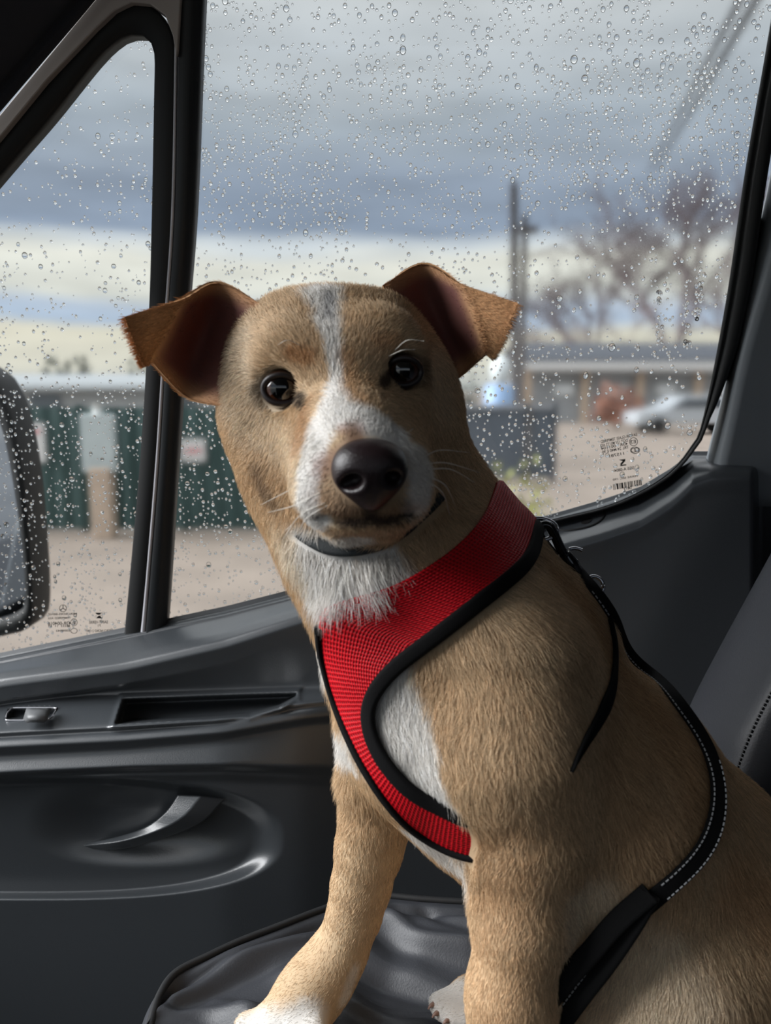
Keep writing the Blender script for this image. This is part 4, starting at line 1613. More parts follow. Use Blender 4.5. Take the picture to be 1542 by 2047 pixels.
g = Geo(); g.add(*ribbon_tube(lp, ln_, lw_, .003, 12)); g.build('strap', M['strap'], leash, smooth=True)
# two strands of the hand loop
for nodes in ([(1300, 1785), (1235, 1842), (1180, 1905), (1125, 1965), (1085, 2020), (1050, 2090)], [(1300, 1785), (1262, 1850), (1215, 1920), (1165, 1985), (1110, 2060), (1080, 2110)]):
    c = catmull(nodes, 50)
    yv = np.linspace(float(lp[-14][1]) - .004, .43, 50)
    yv = np.minimum(yv, np.linspace(.47, .42, 50) + .03)
    pp = P(c[:, 0], c[:, 1], yv)
    fc = CAM - pp; fc /= np.linalg.norm(fc, axis=1)[:, None]
    g = Geo(); g.add(*ribbon_tube(pp, fc, .0125, .003, 12)); g.build('loop_strand', M['strap'], leash, smooth=True)
    lastpp, lastfc = pp, fc
# leash sleeve where the strands are sewn
c = catmull([(1312, 1775), (1268, 1815), (1225, 1852)], 16)
# stitching: two rows of dashes
def dashes(path, nrm, side_off, i0, i1, every, frac, name='stitch'):
    tan = np.gradient(path, axis=0); tan /= np.linalg.norm(tan, axis=1)[:, None]
    side = np.cross(tan, nrm); side /= np.linalg.norm(side, axis=1)[:, None]
    up = np.cross(side, tan)
    if up[len(up) // 2] @ (CAM - path[len(up) // 2]) < 0:
        up = -up
    so = np.broadcast_to(side_off, (len(path),))
    s = np.concatenate([[0], np.cumsum(np.linalg.norm(np.diff(path, axis=0), axis=1))])
    ln__ = path + side * so[:, None] + up * .0017
    out = Geo()
    pos = s[i0]
    while pos < s[i1]:
        a = np.array([np.interp(pos, s, ln__[:, k]) for k in range(3)]); b = np.array([np.interp(pos + every * frac, s, ln__[:, k]) for k in range(3)])
        out.tube([a, b], .00045, 5)
        pos += every
    return out


for sg in (-1, 1):
    g = dashes(lp, ln_, sg * lw_ * .36, 8 if sg > 0 else 60, 96, .0032, .62)
    o = g.build('stitching', M['stitch'], leash); o['kind'] = 'stuff'
g = dashes(lastpp, lastfc, .0045, 16, 48, .0032, .62)
o = g.build('stitching', M['stitch'], leash); o['kind'] = 'stuff'
# snap hook
def at_back(x, y, Y=.538):
    return P(x, y, Y)
g = Geo()
hookp = catmull([at_back(1142, 1128), at_back(1122, 1098), at_back(1108, 1068), at_back(1096, 1050), at_back(1082, 1052), at_back(1080, 1068), at_back(1094, 1088), at_back(1112, 1110)], 36)
g.tube(hookp, np.interp(np.linspace(0, 1, 36), [0, .4, .7, 1], [.0034, .0034, .0028, .0022]), 10)
g.build('hook', M['black_metal'], leash, smooth=True)
g = Geo(); g.tube(catmull([at_back(1128, 1106), at_back(1150, 1140), at_back(1180, 1178)], 14), np.interp(np.linspace(0, 1, 14), [0, .3, .5, .8, 1], [.0042, .0058, .0048, .006, .0044]), 12)
g.build('swivel', M['black_metal'], leash, smooth=True)
g = Geo(); g.tube(catmull([at_back(1138, 1098), at_back(1150, 1096), at_back(1164, 1100)], 8), .0014, 8)
g.build('thumb_catch', M['chrome'], leash, smooth=True)
g = Geo(); g.tube([at_back(1188, 1172) + np.array([.0065 * math.cos(a), .002 * math.sin(a), .0065 * math.sin(a)]) for a in np.linspace(0, 2 * math.pi, 20)], .0015, 8)
g.build('swivel_ring', M['chrome'], leash, smooth=True)

# ================================================================== OUTSIDE
def zat(py, Y):
    return float(P(771, py, Y)[2])


def xat(px, Y, py=800):
    return float(P(px, py, Y)[0])


gm = mat('wet_tan_gravel', s2l(136, 124, 114), .75, noise=(1.2, .16), bump=(14, .5, .02))
g = Geo(); g.add([(-400, 1.15, 0), (400, 1.15, 0), (400, 700, 0), (-400, 700, 0)], [(0, 1, 2, 3)])
tag(g.build('ground', gm), 'wet tan gravel yard outside the van', kind='structure')

# green sheet fence
FY = 9.0
fence = empty('yard_fence', (xat(200, FY), FY, 0))
tag(fence, 'dark green corrugated metal fence across the yard on the left', 'fence')
fm = mat('dark_green_sheet', s2l(44, 70, 69), .5, noise=(3, .12))
fpm = mat('fence_post_green', s2l(30, 62, 60), .6)
zt = zat(814, FY)
x = xat(-260, FY); xe = xat(720, FY); pw = 1.15
while x < xe:
    g = Geo(); n = 24
    fr = []
    for k in range(n + 1):
        fr.append((x + pw * k / n, FY + (.02 if k % 4 in (1, 2) else 0), .03))
    v = []
    for a in fr:
        v += [a, (a[0], a[1], zt), (a[0], a[1] + .01, zt), (a[0], a[1] + .01, .03)]
    g.add(v, grid_faces(n + 1, 4, True))
    g.build('panel', fm, fence)
    g = Geo(); g.box((x - .035, FY + .03, 0), (x + .035, FY + .10, zt + .03))
    g.build('post', fpm, fence, bevel=.005)
    x += pw
# post with a white sign in front of it
post = empty('gate_post', (xat(193, 8.6), 8.6, 0))
tag(post, 'tan post with a pale board on top before the green fence', 'post')
g = Geo(); g.box((xat(172, 8.6), 8.55, 0), (xat(214, 8.6), 8.75, zat(935, 8.6)))
g.build('post_foot', mat('tan_concrete', s2l(176, 158, 142), .8, noise=(6, .1)), post, bevel=.02)
g = Geo(); g.box((xat(158, 8.6), 8.58, zat(945, 8.6)), (xat(226, 8.6), 8.68, zat(828, 8.6)))
g.build('board', mat('pale_board', s2l(172, 182, 184), .6, noise=(4, .1)), post, bevel=.02)
g = Geo(); g.tube([(xat(192, 8.6), 8.62, zat(830, 8.6)), (xat(192, 8.6), 8.62, zat(806, 8.6))], .05, 12)
g.build('lamp', mat('pale_lamp', s2l(200, 205, 205), .4), post, smooth=True)
red_line = mat('sign_red', s2l(196, 120, 124), .6)
for (x0, x1, y0, y1, lab, rl) in ((38, 86, 846, 924, 'white rectangular notice sign on the fence beside the side mirror', 862), (360, 408, 878, 922, 'small white sign with red lettering on the fence beside the divider post', 900)):
    s = empty('warning_sign', (xat((x0 + x1) / 2, FY - .02), FY - .02, zat((y0 + y1) / 2, FY - .02)))
    tag(s, lab, 'sign')
    g = Geo(); g.box((xat(x0, FY), FY - .03, zat(y1, FY)), (xat(x1, FY), FY - .015, zat(y0, FY)))
    g.build('plate', mat('sign_white', s2l(205, 205, 205), .5), s, bevel=.004)
    g = Geo(); g.box((xat(x0 + 8, FY), FY - .033, zat(rl + 5, FY)), (xat(x1 - 8, FY), FY - .030, zat(rl - 4, FY)))
    g.build('red_band', red_line, s)

# long pale shed behind the fence
sh = empty('long_shed', (xat(150, 16), 16, 0))
tag(sh, 'long low pale shed beyond the green fence', 'shed')
g = Geo(); g.box((xat(-400, 16), 16, 0), (xat(620, 16), 20, zat(778, 16)))
g.build('wall', mat('pale_render', s2l(160, 164, 166), .8, noise=(.8, .08)), sh)
g = Geo(); g.prism([(xat(-410, 16), 15.8, zat(778, 16)), (xat(630, 16), 15.8, zat(778, 16)), (xat(630, 18), 18, zat(757, 18)), (xat(-410, 18), 18, zat(757, 18))], (0, .05, .10))
g.build('roof', mat('grey_sheet_roof', s2l(150, 155, 158), .6), sh)
for x0 in (60, 330, 470):
    g = Geo(); g.box((xat(x0, 15.97), 15.95, zat(818, 16)), (xat(x0 + 60, 15.97), 16.02, zat(790, 16)))
    g.build('window', mat('shed_window', s2l(90, 98, 105), .3), sh)
# trees
bark = mat('bare_bark', s2l(98, 86, 88), .9)
bark2 = mat('pale_twigs', s2l(140, 130, 128), .9)


def bare_tree(name, x, y, height, seed, label, group, m=bark, depth=6, spread=.5, r0=.16):
    rd = random.Random(seed)
    t = empty(name, (x, y, 0))
    tag(t, label, 'tree', group)
    trunk, br = Geo(), Geo()

    def grow_(p, d, ln, r, lev):
        pts = [p]
        q = p.copy(); dd = d.copy()
        for _ in range(3):
            dd = (dd + Vector((rd.gauss(0, .13), rd.gauss(0, .13), rd.gauss(.03, .08)))).normalized()
            q = q + dd * ln / 3
            pts.append(q.copy())
        (trunk if lev <= 1 else br).tube([tuple(a) for a in pts], np.linspace(r, r * .66, 4), 6 if lev < 2 else 4)
        if lev >= depth:
            return
        nb = 3 if lev < 5 else 2
        for k in range(nb):
            ax = Vector((rd.gauss(0, 1), rd.gauss(0, 1), rd.gauss(0, .4))).normalized()
            nd = (dd + ax * spread * rd.uniform(.6, 1.4)).normalized()
            st = pts[3] if k == 0 else pts[rd.choice((2, 3))]
            grow_(st.copy(), nd, ln * rd.uniform(.62, .85), r * .66, lev + 1)
    grow_(Vector((x, y, -.05)), Vector((0, 0, 1)), height * .27, r0, 0)
    trunk.build('trunk', m, t, smooth=True)
    o = br.build('branches', m, t, smooth=True)
    return t


grp = None
bare_tree('bare_tree', xat(1335, 52), 52, 19.0, 3, 'tall bare tree rising behind the house with the dark roof', grp, bark, 7, .55, .34)
bare_tree('bare_tree', xat(1180, 66), 66, 17, 8, 'bare tree behind the left half of the dark roofed house', grp, bark, 7, .6, .28)
bare_tree('bare_tree', xat(1470, 26), 26, 9.5, 14, 'bare tree nearest to the right window edge', grp, bark, 6, .55, .18)
bare_tree('bare_tree', xat(1100, 84), 84, 13.0, 23, 'pale low bare tree beside the utility pole', grp, bark2, 6, .7, .14)
bare_tree('bare_tree', xat(1270, 90), 90, 15, 29, 'pale wide bare tree in the middle behind the roof ridge', grp, bark2, 6, .7, .14)


def bush(name, x, y, z0, w, h, seed, m, label, cat='bush', nlv=420):
    rd = random.Random(seed)
    t = empty(name, (x, y, 0)); tag(t, label, cat)
    g = Geo()
    for _ in range(nlv):
        u = rd.uniform(0, 2 * math.pi); v = rd.uniform(0.0, 1.0)
        rr = (rd.random() ** .4)
        c = Vector((x + w * rr * math.cos(u) * math.sqrt(1 - v * v * .8), y + w * .7 * rr * math.sin(u), z0 + h * v * rr + .02))
        a = Vector((rd.gauss(0, 1), rd.gauss(0, 1), rd.gauss(0, 1))).normalized() * w * .14
        b = Vector((rd.gauss(0, 1), rd.gauss(0, 1), rd.gauss(0, 1))).normalized() * w * .09
        g.add([c - a, c + b, c + a, c - b], [(0, 1, 2, 3)])
    o = g.build('foliage', m, t); o['kind'] = 'stuff'
    g = Geo()
    for k in range(5):
        an = k * 1.26
        g.tube([(x, y, 0), (x + .2 * w * math.cos(an), y + .2 * w * math.sin(an), h * .4), (x + .45 * w * math.cos(an), y + .4 * w * math.sin(an), z0 + h * .7)], .02 * max(w, .5), 5)
    g.build('stem', bark, t)
    return t


leaf_y = mat('yellow_green_leaf', s2l(150, 152, 84), .6, noise=(5, .25))
leaf_d = mat('dark_leaf', s2l(64, 74, 66), .7, noise=(3, .25))
leaf_r = mat('russet_leaf', s2l(150, 106, 88), .7, noise=(3, .2))
bush('yellow_bush', xat(1035, 6.2), 6.2, .05, .34, zat(932, 6.2), 3, leaf_y, 'low yellow green shrub at the corner of the grey gate')
bush('russet_bush', xat(1235, 32), 32, .3, 1.1, 1.6, 5, leaf_r, 'russet leafless looking bush in front of the house wall')
for i, (px, w, tp) in enumerate(((140, 1.6, 738), (232, .9, 732), (330, 1.3, 745))):
    bush('far_tree', xat(px, 40), 40 + 4 * i, .6, w, zat(tp, 40), 30 + i, leaf_d, ('dark rounded tree on the skyline left of the divider post', 'small dark peaked tree on the skyline beside the divider post', 'dark tree on the skyline hidden by the divider post')[i], 'tree')
bush('dark_bush', xat(925, 18), 18, .2, .55, zat(760, 18), 44, leaf_d, 'dark evergreen bush beside the head of the dog')

# house with dark roof
HY = 40.0
house = empty('house', (xat(1230, HY), HY, 0))
tag(house, 'low house with dark roof and pale gutter behind the gravel yard', 'house')
hx0, hx1 = xat(1050, HY), xat(1660, HY)
ez = zat(722, HY); rz = zat(690, HY + 3)
g = Geo(); g.box((hx0, HY, 0), (hx1, HY + 7, ez))
g.build('wall', mat('grey_blue_siding', s2l(150, 154, 158), .8, noise=(.8, .06)), house)
g = Geo(); g.prism([(hx0 - .5, HY - .6, ez - .05), (hx1 + .5, HY - .6, ez - .05), (hx1 - .3, HY + 3.5, rz), (hx0 - .2, HY + 3.5, rz)], (0, .05, .18))
g.prism([(hx0 - .2, HY + 3.5, rz), (hx1 - .3, HY + 3.5, rz), (hx1 + .5, HY + 7.6, ez - .05), (hx0 - .5, HY + 7.6, ez - .05)], (0, .05, .18))
g.build('roof', mat('dark_shingle', s2l(72, 76, 84), .85, noise=(4, .12)), house)
g = Geo(); g.box((hx0 - .4, HY - .78, zat(741, HY)), (hx1 + .5, HY - .6, zat(725, HY)))
g.build('gutter', mat('white_gutter', s2l(205, 205, 205), .5), house, bevel=.02)
for px in (1053, 1166, 1275, 1390, 1500):
    g = Geo(); g.box((xat(px, HY) - .14, HY - .45, 0), (xat(px, HY) + .14, HY - .2, ez - .1))
    g.build('porch_post', mat('tan_timber', s2l(178, 158, 138), .7), house)
wm = mat('house_pane', s2l(214, 220, 224), .2)
for px in (1128, 1234, 1330, 1450):
    w_ = empty_ = Geo(); w_.box((xat(px - 20, HY), HY - .06, zat(790, HY)), (xat(px + 20, HY), HY + .02, zat(768, HY)))
    o = w_.build('window', mat('white_frame', s2l(190, 192, 192), .5), house, bevel=.02)
    p_ = Geo(); p_.box((xat(px - 17, HY), HY - .09, zat(788, HY)), (xat(px + 17, HY), HY - .06, zat(770, HY)))
    q_ = p_.build('pane', wm); q_.parent = o; q_.matrix_parent_inverse = Matrix.Translation(house.location).inverted() if False else o.matrix_world.inverted()

# utility poles and wires
pm = mat('weathered_pole', s2l(84, 80, 80), .9, noise=(8, .15))
PYd = 24.0
pole = empty('utility_pole', (xat(1026, PYd), PYd, 0)); tag(pole, 'tall bare wooden pole right of the ear of the dog', 'pole')
zt_ = zat(368, PYd)
g = Geo(); g.tube([(xat(1031, PYd), PYd, 0), (xat(1018, PYd), PYd, zt_)], [.15, .11], 12); g.build('shaft', pm, pole, smooth=True)
g = Geo(); g.tube([(xat(1018, PYd), PYd, zt_), (xat(1018, PYd), PYd, zt_ + .12)], .05, 8); g.build('cap', pm, pole)
p2 = empty('utility_pole', (xat(1043, 34), 34, 0)); tag(p2, 'smaller distant pole with a crossbar just behind the tall pole', 'pole')
g = Geo(); g.tube([(xat(1043, 34), 34, 0), (xat(1041, 34), 34, zat(430, 34))], [.16, .12], 10); g.build('shaft', pm, p2, smooth=True)
g = Geo(); g.box((xat(1030, 34), 33.9, zat(466, 34)), (xat(1066, 34), 34.1, zat(452, 34))); g.build('crossbar', pm, p2)
wm_ = mat('black_cable', s2l(60, 62, 68), .7)
for i, (xa, xb) in enumerate(((1490, 1318), (1524, 1334))):
    a = P(xa, -20, 7.0); b = P(xb, 300, 22.0)
    e_ = b + (b - a) * .6
    g = Geo(); g.tube(catmull([a + (a - b) * .15, a, (a + b) / 2 - np.array([0, 0, .03]), b, e_], 30), .034 if i == 0 else .038, 6)
    o = g.build('overhead_wire', wm_, smooth=True)
    tag(o, ('left one of the two dark wires crossing the top right of the window', 'right one of the two dark wires crossing the top right of the window')[i], 'wire', None)

# grey gate panels right of the dog
gt = empty('yard_gate', (xat(1010, 14), 14, 0)); tag(gt, 'dark slate gate of wide panels right of the neck of the dog', 'gate')
gmm = mat('slate_panel', s2l(84, 92, 102), .6, noise=(2, .1)); gpm = mat('slate_post', s2l(58, 64, 72), .6)
for (a, b) in ((800, 905), (908, 1048), (1062, 1108)):
    g = Geo(); g.box((xat(a, 14), 14, .08), (xat(b, 14), 14.05, zat(812, 14))); g.build('panel', gmm, gt, bevel=.01)
for a in (906, 1054, 1110):
    g = Geo(); g.box((xat(a - 4, 14), 13.95, 0), (xat(a + 5, 14), 14.1, zat(806, 14))); g.build('post', gpm, gt, bevel=.01)
g = Geo(); g.box((xat(800, 14), 13.96, zat(818, 14)), (xat(1110, 14), 13.99, zat(808, 14))); g.build('rail', mat('pale_rail', s2l(140, 144, 150), .5), gt)
# blue barrel + pale tank behind the gate
bb_ = empty('rain_barrel', (xat(998, 17), 17, 0)); tag(bb_, 'light blue barrel standing behind the slate gate', 'barrel')
prf = [(0, 0), (.30, 0), (.32, .1), (.33, .7), (.30, zat(772, 17)), (.22, zat(768, 17)), (0, zat(768, 17))]
def lathe(prf, c, n=20):
    v = []
    for (r, z) in prf:
        for j in range(n):
            a = 2 * math.pi * j / n; v.append((c[0] + max(r, .001) * math.cos(a), c[1] + max(r, .001) * math.sin(a), z))
    return v, grid_faces(len(prf), n, True)
g = Geo(); g.add(*lathe(prf, (xat(998, 17), 17))); g.build('shell', mat('light_blue_plastic', s2l(140, 168, 204), .4), bb_, smooth=True)
g = Geo(); g.add(*lathe([(.335, .8), (.35, .83), (.335, .86)], (xat(998, 17), 17))); g.build('band', mat('barrel_band', s2l(110, 136, 170), .4), bb_, smooth=True)
tk = empty('white_tank', (xat(1000, 19), 19, 0)); tag(tk, 'rounded white tank on a stand above the blue barrel', 'tank')
zc = zat(742, 19); g = Geo(); g.add(*lathe([(.01, zc - .36), (.14, zc - .33), (.22, zc - .15), (.24, zc), (.22, zc + .15), (.14, zc + .33), (.01, zc + .36)], (xat(1000, 19), 19))); g.build('vessel', mat('white_tank_paint', s2l(215, 222, 224), .4), tk, smooth=True)
g = Geo()
for k in range(3):
    an = k * 2.09; g.tube([(xat(1000, 19) + .3 * math.cos(an), 19 + .3 * math.sin(an), 0), (xat(1000, 19) + .1 * math.cos(an), 19 + .1 * math.sin(an), zc - .3)], .03, 6)
g.build('stand', pm, tk)

# parked car
car = empty('parked_car', (xat(1350, 30), 30, 0)); tag(car, 'pale silver car parked before the house near the right window edge', 'car')
cx0 = xat(1262, 30)
sil = [(0, .35), (0.0, .75), (.25, .85), (1.0, .95), (1.6, 1.38), (2.9, 1.42), (3.7, 1.0), (4.2, .9), (4.3, .4)]
g = Geo(); g.prism([(cx0 + a, 29.2, b) for a, b in sil], (0, 1.7, 0)); g.build('body_shell', mat('silver_paint', s2l(176, 182, 188), .3, coat=.5), car, bevel=.08, seg=3)
g = Geo(); g.prism([(cx0 + a, 29.17, b) for a, b in ((1.25, .98), (1.7, 1.30), (2.85, 1.33), (3.4, 1.0))], (0, 1.76, 0)); g.build('side_glass', mat('tinted_glass', s2l(70, 76, 84), .1), car)
for a in (.8, 3.5):
    for yy_ in (29.15, 30.75):
        g = Geo(); g.tube([(cx0 + a, yy_, .32), (cx0 + a, yy_ + .2, .32)], .32, 18); g.build('wheel', M['rubber'], car)

# ------------------------------------------------------------------ wing mirror outside the quarter window
MY = 1.12
mir = empty('wing_mirror', P(-60, 1010, MY)); tag(mir, 'black van wing mirror outside the quarter window at the left edge', 'mirror')
mo = catmull([(-300, 700), (-120, 705), (-30, 740), (4, 782), (28, 850), (46, 950), (58, 1080), (64, 1180), (62, 1240), (48, 1262), (20, 1270), (-60, 1288), (-300, 1330)], 60)
mi = catmull([(-280, 730), (-130, 732), (-50, 762), (-8, 830), (12, 900), (28, 990), (40, 1080), (47, 1160), (48, 1205), (40, 1222), (14, 1236), (-60, 1255), (-280, 1296)], 60)
g = Geo(); vs = []
for i in range(60):
    a, b = mo[i], mi[i]
    po, pi_ = P(a[0], a[1], MY), P(b[0], b[1], MY)
    c_ = P(-200, 1010, MY)
    vs += [c_ + (po - c_) * .80 + np.array([0, .14, 0]), po + np.array([0, .06, 0]), po, po * .7 + pi_ * .3 - np.array([0, .005, 0]), pi_, pi_ + np.array([0, .012, 0])]
g.add(vs, grid_faces(60, 6))
g.build('housing', M['rubber'], mir, smooth=True)
g = Geo(); g.prism([P(x, y, MY + .010) + np.array([0, .004 * 0, 0]) for x, y in mi[::2]], (0, .004, 0))
g.build('mirror_glass', mat('mirror_silver', (.72, .74, .8, 1), .03, metal=1.0), mir)

# ================================================================== FUR
def make_fur(name, pos, nrm, dirs, length, lift, colr, width, parent, seed=1, droop=.35, jitter=.22):
    r = np.random.default_rng(seed)
    n = len(pos)
    dirs = dirs - nrm * np.sum(dirs * nrm, 1)[:, None]
    dirs /= np.linalg.norm(dirs, axis=1)[:, None] + 1e-9
    bi = np.cross(nrm, dirs)
    ang = r.normal(0, jitter, n)[:, None]
    dirs = dirs * np.cos(ang) + bi * np.sin(ang)
    Lh = (length * r.uniform(.65, 1.2, n))[:, None]
    lf = (lift * r.uniform(.5, 1.5, n))[:, None]
    K = 4
    t = np.array([0, .35, .7, 1.0])
    pts = np.empty((n, K, 3), np.float32)
    for i, ti in enumerate(t):
        out = lf * (ti - droop * ti * ti)
        pts[:, i] = pos + Lh * (dirs * ti * (1 - .15 * lf) + nrm * out) - nrm * .0004
    cv = bpy.data.hair_curves.new(name)
    cv.add_curves([K] * n)
    cv.attributes['position'].data.foreach_set('vector', pts.reshape(-1))
    ra = cv.attributes.get('radius') or cv.attributes.new('radius', 'FLOAT', 'POINT')
    rad = (width * r.uniform(.8, 1.2, n))[:, None] * np.array([1, .9, .65, .15])[None]
    ra.data.foreach_set('value', rad.astype(np.float32).ravel())
    ca = cv.attributes.new('coat', 'FLOAT_COLOR', 'CURVE')
    br = r.normal(1.0, .22, n)[:, None]
    colr = np.clip(colr * br, 0, 1)
    ca.data.foreach_set('color', np.hstack([colr, np.ones((n, 1))]).astype(np.float32).ravel())
    cv.materials.append(M['fur'])
    o = bpy.data.objects.new(name, cv)
    COL.objects.link(o)
    child(o, parent)
    o['kind'] = 'stuff'
    return o


# flow field: (px, py, dx, dy, length mm, lift, depth tags)
FLOW = [(735, 900, 0, -1, 3, .25), (690, 820, -.25, -1, 4, .25), (660, 700, -.05, -1, 7, .25), (655, 600, -.05, -1, 9, .35), (560, 620, -.5, -1, 9, .4), (500, 600, -.3, -1, 11, .6),
        (780, 620, .3, -1, 9, .4), (790, 575, .3, -1, 11, .6), (600, 720, -.6, -.7, 5, .3), (520, 720, -1, -.2, 8, .3), (480, 800, -.8, .6, 9, .35), (530, 850, -.7, .7, 7, .3), (570, 830, -.4, .9, 6, .3),
        (600, 900, -.7, .6, 5, .25), (540, 960, -.5, .9, 8, .35), (620, 960, -.8, .4, 4, .2), (650, 1020, -.5, .8, 5, .3), (600, 1050, -.3, 1, 10, .4), (770, 720, .5, -.6, 5, .3), (830, 690, .9, -.2, 6, .3),
        (870, 780, .6, .8, 8, .3), (830, 850, .6, .7, 6, .3), (850, 900, .6, .6, 6, .3), (820, 960, .7, .5, 4, .25), (720, 1030, 0, 1, 4, .3), (730, 1070, .0, 1, 7, .3),
        (600, 1120, -.1, 1, 16, .35), (680, 1160, -.05, 1, 22, .45), (740, 1170, .15, 1, 22, .45), (790, 1160, .3, 1, 16, .35), (570, 1060, -.2, 1, 12, .35), (850, 1090, .4, .9, 11, .25), (900, 950, .5, .8, 12, .3),
        (950, 1000, .6, .8, 11, .3), (960, 1300, .3, 1, 10, .2), (900, 1420, -.1, 1, 12, .25), (1050, 1200, .7, .8, 11, .2), (1150, 1250, .8, .9, 12, .2), (1000, 1500, .0, 1, 10, .2), (1130, 1450, .5, 1, 11, .2),
        (1250, 1500, .6, 1, 12, .2), (1300, 1650, .5, 1, 12, .22), (1400, 1600, .7, 1, 12, .2), (1200, 1700, .3, 1, 11, .25), (800, 1420, .3, 1, 12, .25), (760, 1320, 0, 1, 12, .3), (860, 1560, .4, .9, 9, .25),
        (665, 1350, -.35, 1, 16, .5), (685, 1480, -.3, 1, 15, .5), (655, 1280, -.3, 1, 14, .45), (900, 1690, .2, 1, 18, .4), (930, 1640, .3, 1, 12, .3), (940, 1560, .1, 1, 11, .25), (1020, 1700, -.25, 1, 7, .2),
        (1020, 1900, -.1, 1, 6, .2), (1000, 2040, -.1, 1, 6, .2), (1090, 1650, .2, 1, 8, .25), (740, 1600, -.15, 1, 7, .2), (720, 1750, -.25, 1, 6, .2), (680, 1880, -.4, 1, 5, .2), (600, 2000, -.8, .6, 4, .2), (520, 2050, -1, .4, 4, .2),
        (900, 2005, -1, .4, 3.5, .2), (1180, 1850, .3, 1, 11, .3), (1300, 1950, -.1, 1, 12, .3), (1400, 1900, .2, 1, 13, .3), (1500, 1850, .4, 1, 12, .25), (1350, 2040, -.2, 1, 12, .3), (1150, 2000, 0, 1, 10, .3)]
fp, fd, fl, fL = [], [], [], []
for (x, y, dx, dy, ln__, lf) in FLOW:
    p = surf(x, y)
    fp.append(p); v = RIGHT * dx - UPV * dy
    n_ = D.normal(p[None])[0]
    v = v - n_ * (v @ n_)
    fd.append(v / (np.linalg.norm(v) + 1e-9)); fl.append(lf); fL.append(ln__ * 1e-3)
fp = np.array(fp); fd = np.array(fd); fl = np.array(fl); fL = np.array(fL)


def flow(X):
    D2 = np.zeros((len(X), 3)); LL = np.zeros(len(X)); LF = np.zeros(len(X))
    for s in range(0, len(X), 40000):
        x = X[s:s + 40000]
        d2 = ((x[:, None, :] - fp[None]) ** 2).sum(-1)
        w = 1 / (d2 + 4e-5) ** 2.0
        w /= w.sum(1)[:, None]
        D2[s:s + 40000] = w @ fd; LL[s:s + 40000] = w @ fL; LF[s:s + 40000] = w @ fl
    return D2, LL, LF


def sample_mesh(V, Qd, n, r, dens=None):
    T = np.vstack([Qd[:, [0, 1, 2]], Qd[:, [0, 2, 3]]])
    a, b, c = V[T[:, 0]], V[T[:, 1]], V[T[:, 2]]
    nn = np.cross(b - a, c - a)
    ar = np.linalg.norm(nn, axis=1)
    w = ar.copy()
    if dens is not None:
        w *= dens((a + b + c) / 3, nn / (ar[:, None] + 1e-12))
    k = r.choice(len(T), n, p=w / w.sum())
    u, v = r.random(n), r.random(n)
    m = u + v > 1
    u[m], v[m] = 1 - u[m], 1 - v[m]
    pos = a[k] + (b[k] - a[k]) * u[:, None] + (c[k] - a[k]) * v[:, None]
    return pos


vn = np.empty(len(DV) * 3, np.float32)
body.data.vertices.foreach_get('normal', vn)


def fur_dens(c, n):
    view = CAM - c
    dist = np.linalg.norm(view, axis=1)
    f = np.sum(view * n, 1) / dist
    w = smooth01(-.55, -.1, f) * .9 + .1 * (f > -.7)
    px, py = proj(c)
    w *= np.where((px > -150) & (px < 1750) & (py < 2250), 1, .05)
    head = np.linalg.norm(c - P(690, 860, .5), axis=1) < .085
    return w * np.where(head, 2.0, 1.0)


rf = np.random.default_rng(5)
NH = 400000
hp = sample_mesh(DV, DQ, NH, rf, fur_dens)
hn = D.normal(hp, e=.003)
# keep clear of eyes, nose, mouth and harness
keep = np.ones(len(hp), bool)
for (c, r, rd) in EYES:
    keep &= np.linalg.norm(hp - c, axis=1) > r * 1.06
kn = NF(hp)
keep &= kn > .0005


def near_pts(X, pts, rad):
    from mathutils.kdtree import KDTree
    kd = KDTree(len(pts))
    for i, p in enumerate(pts):
        kd.insert(p, i)
    kd.balance()
    return np.array([kd.find(x)[2] < rad for x in X])


hsub = HG.reshape(-1, 3)
hsub = hsub[D(hsub) > .0005]
bb = (hp > hsub.min(0) - .01).all(1) & (hp < hsub.max(0) + .01).all(1)
ix = np.where(bb)[0]
kill = near_pts(hp[ix], hsub, .0062)
keep[ix[kill]] = False
keep &= ~((np.linalg.norm(hp - P(735, 1075, .46), axis=1) < .06) & near_pts(hp, collar_p, .0055))
hp, hn = hp[keep], hn[keep]
fdv, flen, flift = flow(hp)
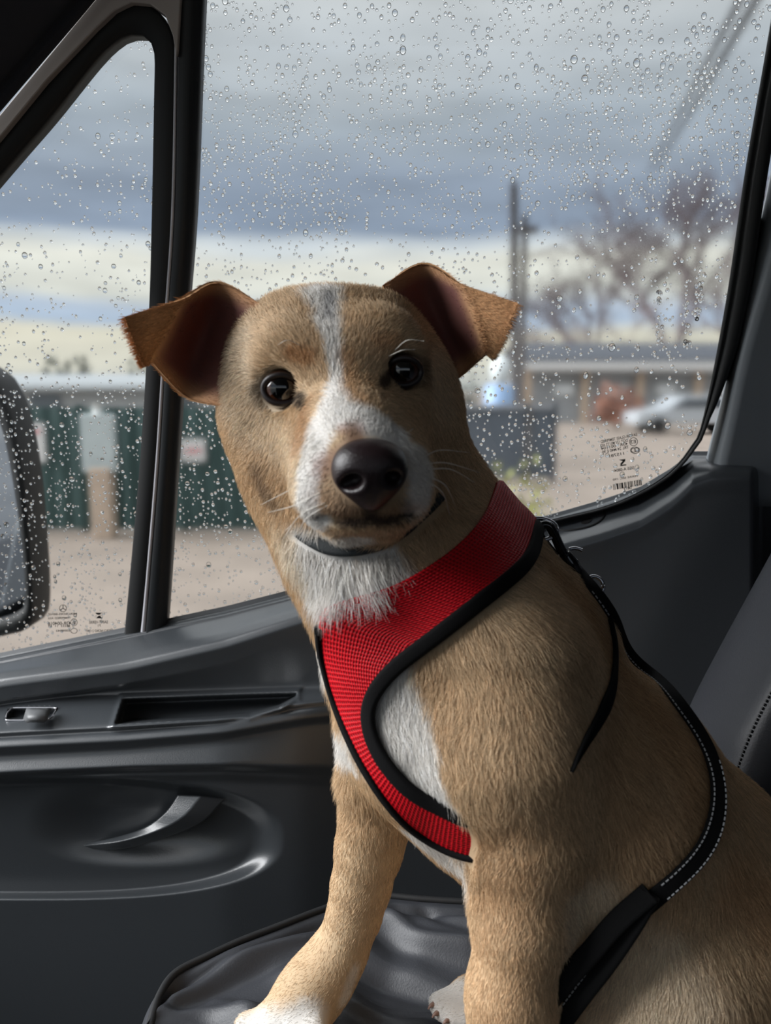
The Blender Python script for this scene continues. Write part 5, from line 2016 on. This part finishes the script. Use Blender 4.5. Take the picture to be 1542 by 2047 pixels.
# clumped direction noise
nz_ = np.stack([vnoise(hp[:, 0] * 90 + i * 7.3, hp[:, 2] * 90 + hp[:, 1] * 60, 40 + i) - .5 for i in range(3)], 1)
fdv = fdv + nz_ * .55
hc = coat(hp)
make_fur('fur', hp, hn, fdv, flen, flift, hc, .00011, dog, 3)

# ear fur
for e in EARS:
    nu, nv = e['u'].shape
    n = 9000
    iu = rf.integers(0, nu - 1, n); iv = rf.integers(0, nv - 1, n); a, b = rf.random(n)[:, None], rf.random(n)[:, None]
    def bil(G_):
        return (G_[iu, iv] * (1 - a) + G_[iu + 1, iv] * a) * (1 - b) + (G_[iu, iv + 1] * (1 - a) + G_[iu + 1, iv + 1] * a) * b
    fr = bil(e['front']); nn = bil(e['n']); dd = bil(e['du']); fl_ = bil(e['flap'][..., None])[:, 0]; ed = bil(e['edge'][..., None])[:, 0]
    cfc = bil(e['cf'])
    k = rf.random(n) < np.clip(.10 + fl_ + ed, 0, 1)
    make_fur('ear_fur', fr[k], nn[k], dd[k], np.where(fl_ > .5, .0045, .005)[k], np.full(k.sum(), .25), cfc[k], .00013, e['obj'], 8)
    bk = bil(e['back'])
    make_fur('ear_fur', bk, -nn, dd, np.full(n, .005), np.full(n, .3), np.tile(EAROUT, (n, 1)), .00013, e['obj'], 9)

# whiskers and brow hairs
M['whisker'] = mat('whisker', s2l(225, 220, 210), .4)
for (x0, y0, x1, y1, x2, y2, Y2) in ((640, 985, 590, 1010, 535, 1025, .44), (650, 1005, 600, 1030, 565, 1080, .44), (655, 1010, 610, 1040, 590, 1090, .44), (632, 960, 590, 975, 520, 1010, .45),
                                     (845, 930, 890, 925, 960, 945, .45), (848, 940, 900, 938, 950, 965, .45), (850, 950, 890, 970, 910, 1010, .45), (850, 960, 885, 985, 900, 1030, .45), (845, 915, 880, 900, 940, 905, .46),
                                     (812, 868, 822, 860, 832, 852, .45), (790, 700, 815, 680, 848, 682, .46), (778, 712, 805, 700, 830, 699, .465), (600, 690, 575, 680, 555, 690, .46)):
    p0 = surf(x0, y0); p1 = P(x1, y1, (p0[1] + Y2) / 2 - .006); p2 = P(x2, y2, Y2)
    g = Geo(); g.tube(catmull([p0, p1, p2], 12), np.linspace(.00030, .00008, 12), 5)
    g.build('whisker', M['whisker'], dog, smooth=True)
